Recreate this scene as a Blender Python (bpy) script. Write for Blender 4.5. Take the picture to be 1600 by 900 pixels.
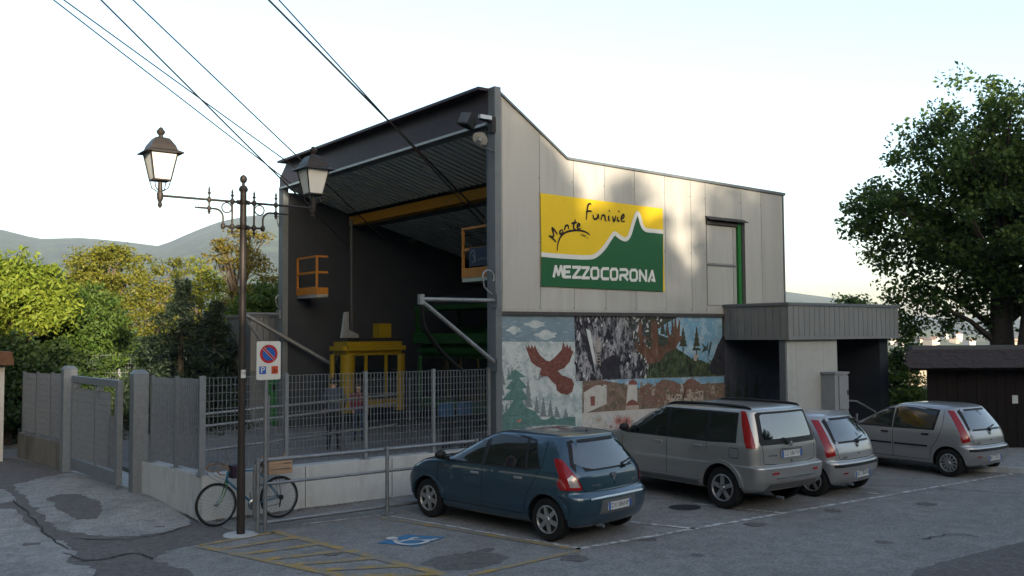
import bpy, bmesh, math, random
import numpy as np
from mathutils import Vector, Matrix
for o in list(bpy.data.objects): bpy.data.objects.remove(o)
random.seed(7); RNG = np.random.default_rng(7)
R_ = math.radians
scene = bpy.context.scene
COL = scene.collection
# ------------------------------------------------------------------ camera
F_PX, CAM_H = 1450.0, 3.0
AZ, PITCH, ROLL = R_(52.65), math.atan(70/1450), 0.006
fw = Vector((math.cos(AZ)*math.cos(PITCH), math.sin(AZ)*math.cos(PITCH), math.sin(PITCH)))
rt0 = Vector((math.sin(AZ), -math.cos(AZ), 0)); up0 = rt0.cross(fw)
rt = rt0*math.cos(ROLL) - up0*math.sin(ROLL); up = up0*math.cos(ROLL) + rt0*math.sin(ROLL)
CAMP = Vector((0, 0, CAM_H))
cd = bpy.data.cameras.new('camera'); cam = bpy.data.objects.new('camera', cd); COL.objects.link(cam)
cam.matrix_world = Matrix(((rt.x, up.x, -fw.x, 0), (rt.y, up.y, -fw.y, 0), (rt.z, up.z, -fw.z, CAM_H), (0, 0, 0, 1)))
cd.sensor_width = 36; cd.lens = 36*F_PX/1600; cd.clip_start = .1; cd.clip_end = 20000
scene.camera = cam
# ------------------------------------------------------------------ sky, sun, exposure
SUN_AZ, SUN_EL = R_(257), R_(9.0)
w = bpy.data.worlds.new('World'); scene.world = w; w.use_nodes = True
nt = w.node_tree; sky = nt.nodes.new('ShaderNodeTexSky'); sky.sky_type = 'NISHITA'; sky.sun_disc = False
sky.sun_elevation = SUN_EL; sky.sun_rotation = R_(90) - SUN_AZ
sky.air_density = 1.0; sky.dust_density = 2.6; sky.ozone_density = 1.2; sky.altitude = 200
bg = nt.nodes['Background']; nt.links.new(sky.outputs[0], bg.inputs[0]); bg.inputs[1].default_value = 0.15
sl = bpy.data.lights.new('sun', 'SUN'); sl.energy = 5.0; sl.angle = R_(0.6); sl.color = (1.0, .84, .62)
so = bpy.data.objects.new('sun', sl); COL.objects.link(so)
sd = Vector((math.cos(SUN_AZ)*math.cos(SUN_EL), math.sin(SUN_AZ)*math.cos(SUN_EL), math.sin(SUN_EL)))
so.rotation_euler = sd.to_track_quat('Z', 'Y').to_euler(); so.location = (0, -40, 60)
vs = scene.view_settings; vs.view_transform = 'Standard'; vs.look = 'None'; vs.gamma = 1; vs.use_curve_mapping = False
vs.exposure = 1.95
scene.render.engine = 'CYCLES'
scene.cycles.max_bounces = 8; scene.cycles.transparent_max_bounces = 16; scene.cycles.volume_bounces = 0
# ------------------------------------------------------------------ pixel helpers (1600x900 photo)
def ray(x, y): return fw + rt*((x-800)/F_PX) + up*((450-y)/F_PX)
def onz(x, y, z=0.0): d = ray(x, y); return CAMP + d*((z-CAM_H)/d.z)
def onY(x, y, Y): d = ray(x, y); return CAMP + d*(Y/d.y)
def onX(x, y, X): d = ray(x, y); return CAMP + d*(X/d.x)
def atD(x, y, D): d = ray(x, y); return CAMP + d*(D/math.hypot(d.x, d.y))
# ------------------------------------------------------------------ materials
MATS = {}; ALB = .62      # all base colours below are scaled to real-world reflectance
def nodes(name):
    m = bpy.data.materials.new(name); m.use_nodes = True; MATS[name] = m
    return m, m.node_tree, m.node_tree.nodes['Principled BSDF']
def mat(name, col, rough=.6, metal=0.0, var=.25, scale=6.0, bump=0.0, bscale=40.0, coat=0.0, spec=.18, dirt=None, dscale=1.5, dlim=(.5, .7), stretch=(1, 1, 1), emit=None, rnd=0.0, grain=0.0):
    """procedural surface: colour varied by two noises, optional dirt blotches and fine bump"""
    col = tuple(c*ALB for c in col); dirt = tuple(c*ALB for c in dirt) if dirt else None
    m, t, b = nodes(name); N = t.nodes; L = t.links
    tc = N.new('ShaderNodeTexCoord'); mp = N.new('ShaderNodeMapping'); mp.inputs['Scale'].default_value = stretch
    L.new(tc.outputs['Object'], mp.inputs[0])
    n1 = N.new('ShaderNodeTexNoise'); n1.inputs['Scale'].default_value = scale; n1.inputs['Detail'].default_value = 6; n1.inputs['Roughness'].default_value = .65
    L.new(mp.outputs[0], n1.inputs['Vector'])
    mr = N.new('ShaderNodeMapRange'); mr.inputs[1].default_value = .25; mr.inputs[2].default_value = .75
    mr.inputs[3].default_value = 1-var; mr.inputs[4].default_value = 1+var; L.new(n1.outputs[0], mr.inputs[0])
    mx = N.new('ShaderNodeMix'); mx.data_type = 'RGBA'; mx.blend_type = 'MULTIPLY'; mx.inputs[0].default_value = 1
    mx.inputs[6].default_value = (*col, 1); L.new(mr.outputs[0], mx.inputs[7]); out = mx.outputs[2]
    if dirt:
        n2 = N.new('ShaderNodeTexNoise'); n2.inputs['Scale'].default_value = dscale; n2.inputs['Detail'].default_value = 8; n2.inputs['Roughness'].default_value = .7
        L.new(mp.outputs[0], n2.inputs['Vector'])
        r2 = N.new('ShaderNodeMapRange'); r2.inputs[1].default_value = dlim[0]; r2.inputs[2].default_value = dlim[1]; L.new(n2.outputs[0], r2.inputs[0])
        m2 = N.new('ShaderNodeMix'); m2.data_type = 'RGBA'; L.new(r2.outputs[0], m2.inputs[0]); L.new(out, m2.inputs[6]); m2.inputs[7].default_value = (*dirt, 1); out = m2.outputs[2]
    def mul(o_, fac, lo, hi):
        r = N.new('ShaderNodeMapRange'); r.inputs[1].default_value = .0 if fac.node.type == 'OBJECT_INFO' else .3; r.inputs[2].default_value = 1.0 if fac.node.type == 'OBJECT_INFO' else .7; r.inputs[3].default_value = lo; r.inputs[4].default_value = hi; L.new(fac, r.inputs[0])
        k = N.new('ShaderNodeMix'); k.data_type = 'RGBA'; k.blend_type = 'MULTIPLY'; k.inputs[0].default_value = 1; L.new(o_, k.inputs[6]); L.new(r.outputs[0], k.inputs[7]); return k.outputs[2]
    if rnd: oi = N.new('ShaderNodeObjectInfo'); out = mul(out, oi.outputs['Random'], 1-rnd, 1+rnd)
    if grain:
        for sc_, am in ((22, grain*.7), (75, grain)):
            g = N.new('ShaderNodeTexNoise'); g.inputs['Scale'].default_value = sc_; g.inputs['Detail'].default_value = 2; L.new(tc.outputs['Object'], g.inputs['Vector']); out = mul(out, g.outputs[0], 1-am, 1+am)
    L.new(out, b.inputs['Base Color'])
    b.inputs['Roughness'].default_value = rough; b.inputs['Metallic'].default_value = metal
    b.inputs['Specular IOR Level'].default_value = spec; b.inputs['Coat Weight'].default_value = coat; b.inputs['Coat Roughness'].default_value = .04
    if emit: b.inputs['Emission Color'].default_value = (*emit[0], 1); b.inputs['Emission Strength'].default_value = emit[1]
    if bump:
        n3 = N.new('ShaderNodeTexNoise'); n3.inputs['Scale'].default_value = bscale; n3.inputs['Detail'].default_value = 5; L.new(mp.outputs[0], n3.inputs['Vector'])
        bp = N.new('ShaderNodeBump'); bp.inputs['Strength'].default_value = bump; bp.inputs['Distance'].default_value = .02
        L.new(n3.outputs[0], bp.inputs['Height']); L.new(bp.outputs[0], b.inputs['Normal'])
    return m
def leafmat(name, c1, c2, trans=.35):
    m, t, b = nodes(name); N = t.nodes; L = t.links
    g = N.new('ShaderNodeNewGeometry'); mx = N.new('ShaderNodeMix'); mx.data_type = 'RGBA'
    L.new(g.outputs['Random Per Island'], mx.inputs[0]); mx.inputs[6].default_value = (*c1, 1); mx.inputs[7].default_value = (*c2, 1)
    L.new(mx.outputs[2], b.inputs['Base Color']); b.inputs['Roughness'].default_value = .6; b.inputs['Specular IOR Level'].default_value = .25
    tr = N.new('ShaderNodeBsdfTranslucent'); L.new(mx.outputs[2], tr.inputs[0]); ms = N.new('ShaderNodeMixShader'); ms.inputs[0].default_value = trans
    L.new(b.outputs[0], ms.inputs[1]); L.new(tr.outputs[0], ms.inputs[2]); L.new(ms.outputs[0], N['Material Output'].inputs[0])
    return m
mat('asphalt', (.262, .256, .248), .92, var=.28, scale=3.5, bump=.5, bscale=90, dirt=(.19, .186, .182), dscale=.35, dlim=(.45, .75), grain=.3)
mat('asphalt_dark', (.15, .138, .134), .92, var=.25, scale=8, bump=.5, bscale=90, dirt=(.16, .155, .155), dscale=1.2, grain=.3)
mat('asphalt_light', (.33, .325, .315), .92, var=.22, scale=6, bump=.5, bscale=90, dirt=(.19, .19, .188), dscale=1.1, grain=.3)
mat('tar', (.035, .034, .036), .85, var=.2, bump=.3)
mat('concrete', (.50, .525, .53), .85, var=.15, scale=2.5, bump=.25, bscale=30, dirt=(.26, .255, .235), dscale=1.3, dlim=(.5, .78), stretch=(1, 1, .35))
mat('concrete_old', (.21, .20, .18), .9, var=.25, scale=2.5, bump=.3, bscale=30, dirt=(.09, .085, .075), dscale=1.6, dlim=(.45, .7), stretch=(1, 1, .4))
mat('galvanised', (.235, .262, .29), .55, .4, var=.18, scale=14)
mat('galvanised_rail', (.27, .29, .31), .45, .6, var=.2, scale=10)
mat('steel_grey', (.17, .19, .21), .5, .3, var=.15, scale=5)
mat('cladding', (.47, .47, .455), .45, .2, var=.08, scale=1.2, dirt=(.35, .35, .335), dscale=2.2, dlim=(.48, .8), stretch=(1, 1, .12), rnd=.06)
mat('cladding_seam', (.06, .06, .06), .8)
mat('trim_dark', (.06, .058, .06), .7, var=.3)
mat('fascia_brown', (.045, .035, .05), .45, .2, var=.15)
mat('alu', (.5, .52, .54), .35, .7, var=.08)
mat('ceiling_sheet', (.85, .84, .80), .7, var=.1)
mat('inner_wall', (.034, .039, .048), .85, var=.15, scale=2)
mat('yellow_steel', (.52, .25, .02), .55, var=.15, dirt=(.3, .16, .03), dlim=(.55, .75))
mat('orange_steel', (.40, .165, .025), .55, var=.15)
mat('cabin_yellow', (.24, .165, .008), .4, var=.1, coat=.3)
mat('cabin_green', (.01, .06, .014), .45, var=.1)
mat('door_green', (.02, .17, .035), .55, var=.15)
mat('black_rubber', (.012, .012, .013), .8, var=.2)
mat('black_plastic', (.018, .018, .02), .5, var=.15)
mat('lamp_iron', (.05, .043, .04), .5, .35, var=.2, scale=20)
mat('white_paint', (.62, .62, .6), .75, var=.12, dirt=(.2, .2, .2), dscale=5, dlim=(.5, .62))
mat('line_white', (.66, .66, .65), .9, var=.2, dirt=(.27, .27, .265), dscale=7, dlim=(.42, .56), bump=.3)
mat('line_yellow', (.42, .28, .09), .9, var=.2, dirt=(.25, .24, .22), dscale=4, dlim=(.40, .58), bump=.3)
mat('patch_blue', (.06, .21, .40), .9, var=.2, dirt=(.13, .15, .18), dscale=6, dlim=(.5, .7), bump=.3)
mat('canopy_sheet', (.27, .275, .275), .5, .3, var=.1, dirt=(.1, .1, .1), dscale=1.2, dlim=(.55, .85), stretch=(1, 1, .3))
mat('white_panel', (.46, .47, .45), .5, var=.06, dirt=(.35, .35, .33), dscale=1)
mat('cabinet_grey', (.30, .315, .33), .5, var=.08)
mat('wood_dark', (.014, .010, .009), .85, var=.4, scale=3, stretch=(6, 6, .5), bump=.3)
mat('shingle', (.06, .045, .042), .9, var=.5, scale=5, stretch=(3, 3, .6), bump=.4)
mat('zinc', (.11, .12, .135), .5, .5, var=.1)
mat('crate_wood', (.42, .29, .19), .8, var=.25, scale=8, stretch=(1, 6, 6))
mat('bark', (.06, .05, .04), .95, var=.4, scale=10, bump=.6, bscale=25)
mat('bark_light', (.13, .10, .075), .95, var=.4, scale=10, bump=.5, bscale=25)
mat('sign_yellow', (.78, .56, .02), .45, var=.03)
mat('sign_green', (.018, .115, .045), .45, var=.06)
mat('sign_white', (.72, .74, .74), .5, var=.04)
mat('sign_black', (.02, .015, .012), .5)
mat('sign_red', (.40, .02, .025), .45)
mat('sign_blue', (.02, .10, .38), .45)
mat('sign_orange', (.60, .09, .03), .45)
mat('sign_plate', (.62, .64, .62), .4, var=.04)
mat('dark_glass', (.012, .014, .016), .03, var=.1, spec=.9)
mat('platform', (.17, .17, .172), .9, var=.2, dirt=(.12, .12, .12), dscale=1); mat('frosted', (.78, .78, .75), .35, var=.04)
mat('blue_plastic', (.03, .12, .25), .5)
mat('roof_tile', (.3, .17, .12), .9, var=.25); mat('house_wall', (.55, .47, .36), .9, var=.12)
mat('house_white', (.62, .6, .56), .9, var=.08); mat('pane_dark', (.05, .055, .06), .3)
mat('terrain', (.075, .105, .03), .95, var=.45, scale=.02, dirt=(.16, .15, .06), dscale=.008, dlim=(.45, .65))
mat('forest_hill', (.055, .085, .035), .97, var=.95, scale=.028, bump=0, dirt=(.02, .032, .016), dscale=.022, dlim=(.46, .58))
mat('mountain_wood', (.10, .13, .04), .97, var=.7, scale=.08, dirt=(.34, .31, .26), dscale=.02, dlim=(.52, .62))
mat('vine_hill', (.12, .14, .055), .97, var=.4, scale=.01, dirt=(.22, .2, .12), dscale=.005, dlim=(.5, .65))
leafmat('leaf_yellowgreen', (.10, .135, .012), (.19, .20, .02), .4)
leafmat('leaf_green', (.035, .075, .012), (.075, .12, .02), .35)
leafmat('leaf_ash', (.03, .065, .014), (.065, .11, .02), .4)
leafmat('leaf_dark', (.018, .042, .012), (.045, .075, .02), .3)
leafmat('leaf_locust', (.10, .12, .015), (.17, .16, .02), .45)
leafmat('leaf_rust', (.11, .11, .015), (.17, .12, .025), .4)
leafmat('needle', (.010, .02, .012), (.022, .036, .018), .15)
leafmat('leaf_bright', (.11, .17, .015), (.2, .24, .03), .45)
# ------------------------------------------------------------------ mesh builder
ORG = {}
class MB:
    def __init__(s): s.v = []; s.f = []
    def add(s, vs, fs):
        k = len(s.v); s.v += [tuple(v) for v in vs]; s.f += [tuple(i+k for i in f) for f in fs]; return s
    def box(s, a, b):
        (x0, y0, z0), (x1, y1, z1) = a, b
        x0, x1 = min(x0, x1), max(x0, x1); y0, y1 = min(y0, y1), max(y0, y1); z0, z1 = min(z0, z1), max(z0, z1)
        return s.add([(x0, y0, z0), (x1, y0, z0), (x1, y1, z0), (x0, y1, z0), (x0, y0, z1), (x1, y0, z1), (x1, y1, z1), (x0, y1, z1)],
                     [(0, 3, 2, 1), (4, 5, 6, 7), (0, 1, 5, 4), (1, 2, 6, 5), (2, 3, 7, 6), (3, 0, 4, 7)])
    def obox(s, c, ax, ay, az, hx, hy, hz):
        c = Vector(c); ax, ay, az = [Vector(q).normalized() for q in (ax, ay, az)]
        P = [c+ax*(hx*i)+ay*(hy*j)+az*(hz*k) for k in (-1, 1) for i, j in ((-1, -1), (1, -1), (1, 1), (-1, 1))]
        return s.add(P, [(0, 3, 2, 1), (4, 5, 6, 7), (0, 1, 5, 4), (1, 2, 6, 5), (2, 3, 7, 6), (3, 0, 4, 7)])
    def bar(s, p, q, wd, ht, upv=(0, 0, 1)):
        p, q = Vector(p), Vector(q); d = (q-p); a = d.normalized(); u = Vector(upv)
        sidev = a.cross(u)
        if sidev.length < 1e-4: sidev = a.cross(Vector((1, 0, 0)))
        sidev.normalize(); u = sidev.cross(a)
        return s.obox((p+q)/2, a, sidev, u, d.length/2, wd/2, ht/2)
    def tube(s, pts, r, n=8, closed=False):
        pts = [Vector(p) for p in pts]; rs = r if isinstance(r, (list, tuple)) else [r]*len(pts)
        vs = []; fs = []; prev = None; m = len(pts)
        for i, p in enumerate(pts):
            if closed: d = pts[(i+1) % m]-pts[i-1]
            else: d = pts[min(i+1, m-1)]-pts[max(i-1, 0)]
            d.normalize()
            if prev is None:
                a = d.cross(Vector((0, 0, 1)));
                if a.length < 1e-3: a = d.cross(Vector((1, 0, 0)))
            else: a = prev - d*prev.dot(d)
            a.normalize(); prev = a; b = d.cross(a)
            vs += [p + (a*math.cos(2*math.pi*k/n)+b*math.sin(2*math.pi*k/n))*rs[i] for k in range(n)]
        for i in range(m if closed else m-1):
            j = (i+1) % m
            fs += [(i*n+k, i*n+(k+1) % n, j*n+(k+1) % n, j*n+k) for k in range(n)]
        if not closed: fs += [tuple(range(n))[::-1], tuple((m-1)*n+k for k in range(n))]
        return s.add(vs, fs)
    def lathe(s, prof, c=(0, 0, 0), axis=(0, 0, 1), n=16, rot=0.0):
        c = Vector(c); az = Vector(axis).normalized(); ax = az.cross(Vector((0, 1, 0)))
        if ax.length < 1e-3: ax = Vector((1, 0, 0))
        ax.normalize(); ay = az.cross(ax); vs = []; fs = []; m = len(prof)
        for r, h in prof: vs += [c+az*h+(ax*math.cos(rot+2*math.pi*k/n)+ay*math.sin(rot+2*math.pi*k/n))*max(r, 1e-4) for k in range(n)]
        for i in range(m-1): fs += [(i*n+k, i*n+(k+1) % n, (i+1)*n+(k+1) % n, (i+1)*n+k) for k in range(n)]
        fs += [tuple(range(n))[::-1], tuple((m-1)*n+k for k in range(n))]
        return s.add(vs, fs)
    def prism(s, poly, ext):
        """3-D planar polygon extruded by vector ext"""
        n = len(poly); e = Vector(ext); P = [Vector(p) for p in poly]
        return s.add(P+[p+e for p in P], [tuple(range(n))[::-1], tuple(range(n, 2*n))]+[(i, (i+1) % n, n+(i+1) % n, n+i) for i in range(n)])
    def poly(s, pts): return s.add(pts, [tuple(range(len(pts)))])
    def build(s, name, m, parent=None, smooth=None, kind=None, label=None):
        me = bpy.data.meshes.new(name)
        if parent is not None: org = ORG[parent]
        else:
            A = np.array([tuple(v) for v in s.v]); lo = A.min(0); hi = A.max(0); org = Vector(((lo[0]+hi[0])/2, (lo[1]+hi[1])/2, lo[2]))
        me.from_pydata([(v[0]-org.x, v[1]-org.y, v[2]-org.z) for v in s.v], [], s.f); me.validate(); me.update()
        if isinstance(m, str): me.materials.append(MATS[m])
        else: me.materials.append(m)
        bm = bmesh.new(); bm.from_mesh(me); bmesh.ops.recalc_face_normals(bm, faces=bm.faces); bm.to_mesh(me); bm.free()
        if smooth:
            me.polygons.foreach_set('use_smooth', [True]*len(me.polygons)); me.set_sharp_from_angle(angle=R_(smooth))
        o = bpy.data.objects.new(name, me); COL.objects.link(o)
        if parent is not None: o.parent = parent
        else: o.location = org
        ORG[o] = org
        if kind: o['kind'] = kind
        if label: o['label'] = label
        return o
def tag(o, label, cat, group=None):
    o['label'] = label; o['category'] = cat
    if group: o['group'] = group
    return o
def thing(name, loc, label, cat, group=None, rz=0.0):
    o = bpy.data.objects.new(name, None); COL.objects.link(o); o.location = loc; o.rotation_euler = (0, 0, rz); o.empty_display_size = .2
    ORG[o] = Vector(loc) if rz == 0 else Vector((0, 0, 0))
    return tag(o, label, cat, group)
def struct(o): o['kind'] = 'structure'; return o
def arc(c, r, a0, a1, ux, uy, n=10):
    c = Vector(c); ux = Vector(ux); uy = Vector(uy)
    return [c+ux*(r*math.cos(a0+(a1-a0)*i/n))+uy*(r*math.sin(a0+(a1-a0)*i/n)) for i in range(n+1)]
def ss(a, b, x):
    t = max(0., min(1., (x-a)/(b-a))); return t*t*(3-2*t)
def textmesh(txt, size, name='text'):
    """flat letter outlines from the built-in font as (verts, faces) in the XY plane, centred"""
    c = bpy.data.curves.new(name, 'FONT'); c.body = txt; c.size = size; c.align_x = 'CENTER'; c.align_y = 'CENTER'; c.resolution_u = 3
    o = bpy.data.objects.new(name, c); COL.objects.link(o)
    dg = bpy.context.evaluated_depsgraph_get(); me = o.evaluated_get(dg).to_mesh()
    v = [tuple(q.co) for q in me.vertices]; f = [tuple(p.vertices) for p in me.polygons]
    o.evaluated_get(dg).to_mesh_clear(); bpy.data.objects.remove(o); bpy.data.curves.remove(c)
    return v, f
def ribbon(pts, wd, nrm):
    """flat stroke along pts in the plane with normal nrm -> verts, faces"""
    pts = [Vector(p) for p in pts]; n = Vector(nrm).normalized(); vs = []; m = len(pts)
    for i, p in enumerate(pts):
        d = (pts[min(i+1, m-1)]-pts[max(i-1, 0)]).normalized(); s_ = n.cross(d)*(wd[i]/2 if isinstance(wd, list) else wd/2); vs += [p-s_, p+s_]
    return vs, [(2*i, 2*i+2, 2*i+3, 2*i+1) for i in range(m-1)]
def smooth_line(pts, k=6):
    P = [Vector(p) for p in pts]; out = []
    for i in range(len(P)-1):
        p0, p1, p2, p3 = P[max(i-1, 0)], P[i], P[i+1], P[min(i+2, len(P)-1)]
        for j in range(k):
            t = j/k; out.append(.5*((2*p1)+(p2-p0)*t+(2*p0-5*p1+4*p2-p3)*t*t+(3*p1-p0-3*p2+p3)*t**3))
    return out+[P[-1]]
# ================================================================== SETTING
YW, XP, YL = 14.92, 11.03, 25.2          # mural wall plane, opening plane, left wall plane
def gz(x, y):
    d = math.hypot(x, y)
    z = 1.35*(1-ss(2.0, 10.0, d))                                    # the street climbs to where the photographer stands
    z += .17*ss(14.6, 17.2, y)*(1-ss(4.9, 5.3, x))*(1-ss(30, 45, d))   # drive rising to the gate
    bank = 9.5*ss(8.0, 26.0, -y)                               # unseen bank added behind the photographer to block the low sun
    z += bank*(1-ss(120, 400, d))
    if -y < 9: z -= 26*ss(38, 330, d)*ss(-.2, .5, (y*.6+x*.8)/max(d, 1))   # land falls away to the valley floor
    return z
b = MB(); NA = 220; rad = [0]+[1.2*1.085**i for i in range(90)]; rad = [r for r in rad if r < 1500]+[1600, 2400, 3600]
vs = [(0, 0, gz(0, 0))]; fs = []
for r in rad[1:]:
    for k in range(NA):
        a = 2*math.pi*k/NA; x, y = r*math.cos(a), r*math.sin(a); vs.append((x, y, gz(x, y)))
for k in range(NA): fs.append((0, 1+k, 1+(k+1) % NA))
for i in range(len(rad)-2):
    for k in range(NA): fs.append((1+i*NA+k, 1+(i+1)*NA+k, 1+(i+1)*NA+(k+1) % NA, 1+i*NA+(k+1) % NA))
b.add(vs, fs); struct(b.build('ground', 'terrain', smooth=60))
def irregular(px, n=7, amp=.05, z=.0):
    """outline traced on the ground, edges roughened"""
    P = [onz(x, y, 0) for x, y in px]; out = []
    for i in range(len(P)):
        a, c = P[i], P[(i+1) % len(P)]
        for j in range(n):
            q = a.lerp(c, j/n); e = amp*min(1, (c-a).length/1.0)
            q += Vector((random.uniform(-e, e), random.uniform(-e, e), 0)) if j else Vector((0, 0, 0)); out.append(q)
    return out
def sheet(name, pts, m, lift, kind='structure', cut=6):
    """flat sheet following the ground, 'lift' above it"""
    bm = bmesh.new(); f = bm.faces.new([bm.verts.new((p[0], p[1], 0)) for p in pts])
    bmesh.ops.triangulate(bm, faces=[f])
    big = [e for e in bm.edges if e.calc_length() > 1.0]
    for _ in range(cut):
        if not big: break
        bmesh.ops.subdivide_edges(bm, edges=big, cuts=1); bmesh.ops.triangulate(bm, faces=bm.faces); big = [e for e in bm.edges if e.calc_length() > .9]
    me = bpy.data.meshes.new(name)
    for v in bm.verts: v.co.z = gz(v.co.x, v.co.y)+lift
    bmesh.ops.recalc_face_normals(bm, faces=bm.faces)
    if sum(f.normal.z for f in bm.faces) < 0: bmesh.ops.reverse_faces(bm, faces=bm.faces)
    bm.to_mesh(me); bm.free(); me.materials.append(MATS[m]); o = bpy.data.objects.new(name, me); COL.objects.link(o); o['kind'] = kind
    return o
# car park asphalt: a fine grid just over the terrain
b = MB(); xs = np.arange(-9, 27.01, .6); ys = np.arange(-6, 31.01, .6); nx = len(xs)
b.add([(x, y, gz(x, y)+.02) for y in ys for x in xs], [(j*nx+i, j*nx+i+1, (j+1)*nx+i+1, (j+1)*nx+i) for j in range(len(ys)-1) for i in range(nx-1)])
struct(b.build('car_park', 'asphalt', smooth=60))
G0 = .024
sheet('road_strip', irregular([(0, 728), (60, 735), (130, 742), (216, 772), (312, 818), (400, 836), (392, 842), (330, 850), (262, 862), (238, 878), (300, 899), (330, 930), (60, 960), (-60, 940), (-60, 735)], amp=.07), 'asphalt_dark', G0)
sheet('asphalt_patch', irregular([(20, 775), (60, 763), (110, 754), (150, 757), (212, 778), (255, 795), (298, 817), (297, 823), (262, 834), (205, 841), (150, 840), (95, 836), (72, 824), (45, 800)], amp=.08), 'asphalt_light', G0+.004)
sheet('asphalt_patch', irregular([(-40, 812), (25, 815), (62, 838), (98, 850), (120, 868), (102, 880), (150, 893), (160, 935), (-60, 960)], amp=.08), 'asphalt_light', G0+.004)
sheet('asphalt_patch', irregular([(-40, 775), (10, 782), (25, 800), (2, 805), (-40, 806)], amp=.05), 'asphalt_light', G0+.004)
sheet('tar_patch', irregular([(72, 797), (95, 790), (128, 790), (150, 800), (162, 812), (150, 821), (118, 823), (96, 815)], amp=.06), 'asphalt_dark', G0+.008)
sheet('asphalt_patch', irregular([(1430, 893), (1520, 868), (1620, 843), (1700, 930), (1400, 940)], amp=.03), 'asphalt_dark', G0+.001)
sheet('tar_patch', irregular([(655, 884), (680, 873), (752, 862), (795, 873), (780, 884), (735, 893), (690, 893)], amp=.05), 'asphalt_dark', G0)
sheet('drain_cover', [onz(1070+26*math.cos(a*.4), 795+4.5*math.sin(a*.4), 0) for a in range(16)], 'tar', G0+.002)
def crack(px):
    P = [onz(x, y, 0) for x, y in px]; P = [q+Vector((random.uniform(-.04, .04), random.uniform(-.04, .04), 0)) for q in smooth_line(P, 5)]
    m = MB(); v, f = ribbon(P, [random.uniform(.012, .035) for _ in P], (0, 0, 1)); m.add([(q.x, q.y, gz(q.x, q.y)+G0+.012) for q in v], f); struct(m.build('crack', 'tar'))
for px in [[(120, 845), (190, 846), (250, 838), (300, 823)], [(102, 868), (150, 880), (205, 868), (238, 878)], [(130, 882), (205, 868)], [(20, 800), (48, 822), (75, 842), (110, 862)],
           [(1330, 760), (1420, 762), (1500, 768), (1600, 775)], [(216, 772), (262, 796), (312, 820)]]: crack(px)
for i, (px, py, r) in enumerate(((900, 875, .22), (1010, 845, .16), (1180, 822, .2), (1300, 800, .18), (760, 862, .12), (1450, 790, .2), (520, 868, .14), (1090, 870, .1), (1380, 850, .13))):
    c = onz(px, py); sheet('oil_stain', [c+Vector((r*math.cos(a)*random.uniform(.6, 1.2), r*math.sin(a)*random.uniform(.6, 1.2), 0)) for a in np.linspace(0, 6.0, 16)], 'asphalt_dark', G0+.001, cut=0)
for px in [[(1440, 846), (1490, 838), (1530, 842)]]: crack(px)
# painted markings
def stripe(name, p, q, wd, m, lift=G0+.004):
    p, q = Vector(p), Vector(q); d = (q-p).normalized(); s_ = Vector((-d.y, d.x, 0))*wd/2; n = max(2, int((q-p).length/.25)); L_ = []; R2 = []
    for i in range(n+1):
        c = p.lerp(q, i/n); j1, j2 = random.uniform(-.008, .008), random.uniform(-.008, .008); L_.append(c+s_*(1+j1/wd*2)); R2.append(c-s_*(1+j2/wd*2))
    return sheet(name, L_+R2[::-1], m, lift, cut=0)
def px_stripe(a, c, wd, m): return stripe('painted_line', onz(*a), onz(*c), wd, m)
px_stripe((312, 856), (575, 912), .15, 'line_yellow'); px_stripe((428, 833), (735, 912), .15, 'line_yellow')
for i in range(6):                                                  # hatching of the access strip
    t = (i+.75)/6.6; a = onz(312, 856).lerp(onz(575, 912), t); c = onz(428, 833).lerp(onz(735, 912), t*.97+.03); stripe('painted_line', a+Vector((.05, -.02, 0)), c, .14, 'line_yellow', G0+.0045)
px_stripe((312, 855), (428, 834), .11, 'line_yellow'); px_stripe((597, 811), (905, 862), .11, 'line_yellow'); px_stripe((905, 863), (735, 902), .11, 'line_yellow')
px_stripe((606, 808), (908, 860), .06, 'line_white')
A, B_ = onz(900, 861), onz(1582, 742); px_stripe((900, 861), (1582, 742), .1, 'line_white')
for px0, px1 in [((1086, 829), (985, 818)), ((1222, 804), (1085, 789)), ((1392, 775), (1270, 766)), ((1080, 828), (1000, 818))][:3]: px_stripe(px0, px1, .09, 'line_white')
px_stripe((608, 806), (470, 822), .05, 'line_white')
# blue square with the wheelchair symbol
sq = [onz(588, 851), onz(635, 838), onz(697, 842), onz(650, 857)]; sheet('blue_square', sq, 'patch_blue', G0+.003)
m = MB(); W6 = lambda x, y: onz(280+x/3.077, 780+y/3.077, 0)
for k, (st_, wd) in enumerate((([(1033, 203), (1058, 212), (1108, 205), (1150, 206), (1215, 206), (1240, 198)], .075), ([(1040, 210), (1056, 222), (1100, 228), (1158, 224), (1194, 213), (1170, 206)], .07), ([(1108, 205), (1128, 196), (1150, 198)], .06))):
    P = smooth_line([W6(*p) for p in st_], 5); v_, f_ = ribbon(P, wd, (0, 0, 1)); m.add([(q.x, q.y, gz(q.x, q.y)+G0+.008+.001*k) for q in v_], f_)
hd = W6(1024, 199); m.add([(hd.x+.09*math.cos(k*.52), hd.y+.09*math.sin(k*.52), gz(hd.x, hd.y)+G0+.0115) for k in range(12)], [tuple(range(12))])
struct(m.build('wheelchair_symbol', 'white_paint'))
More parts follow.
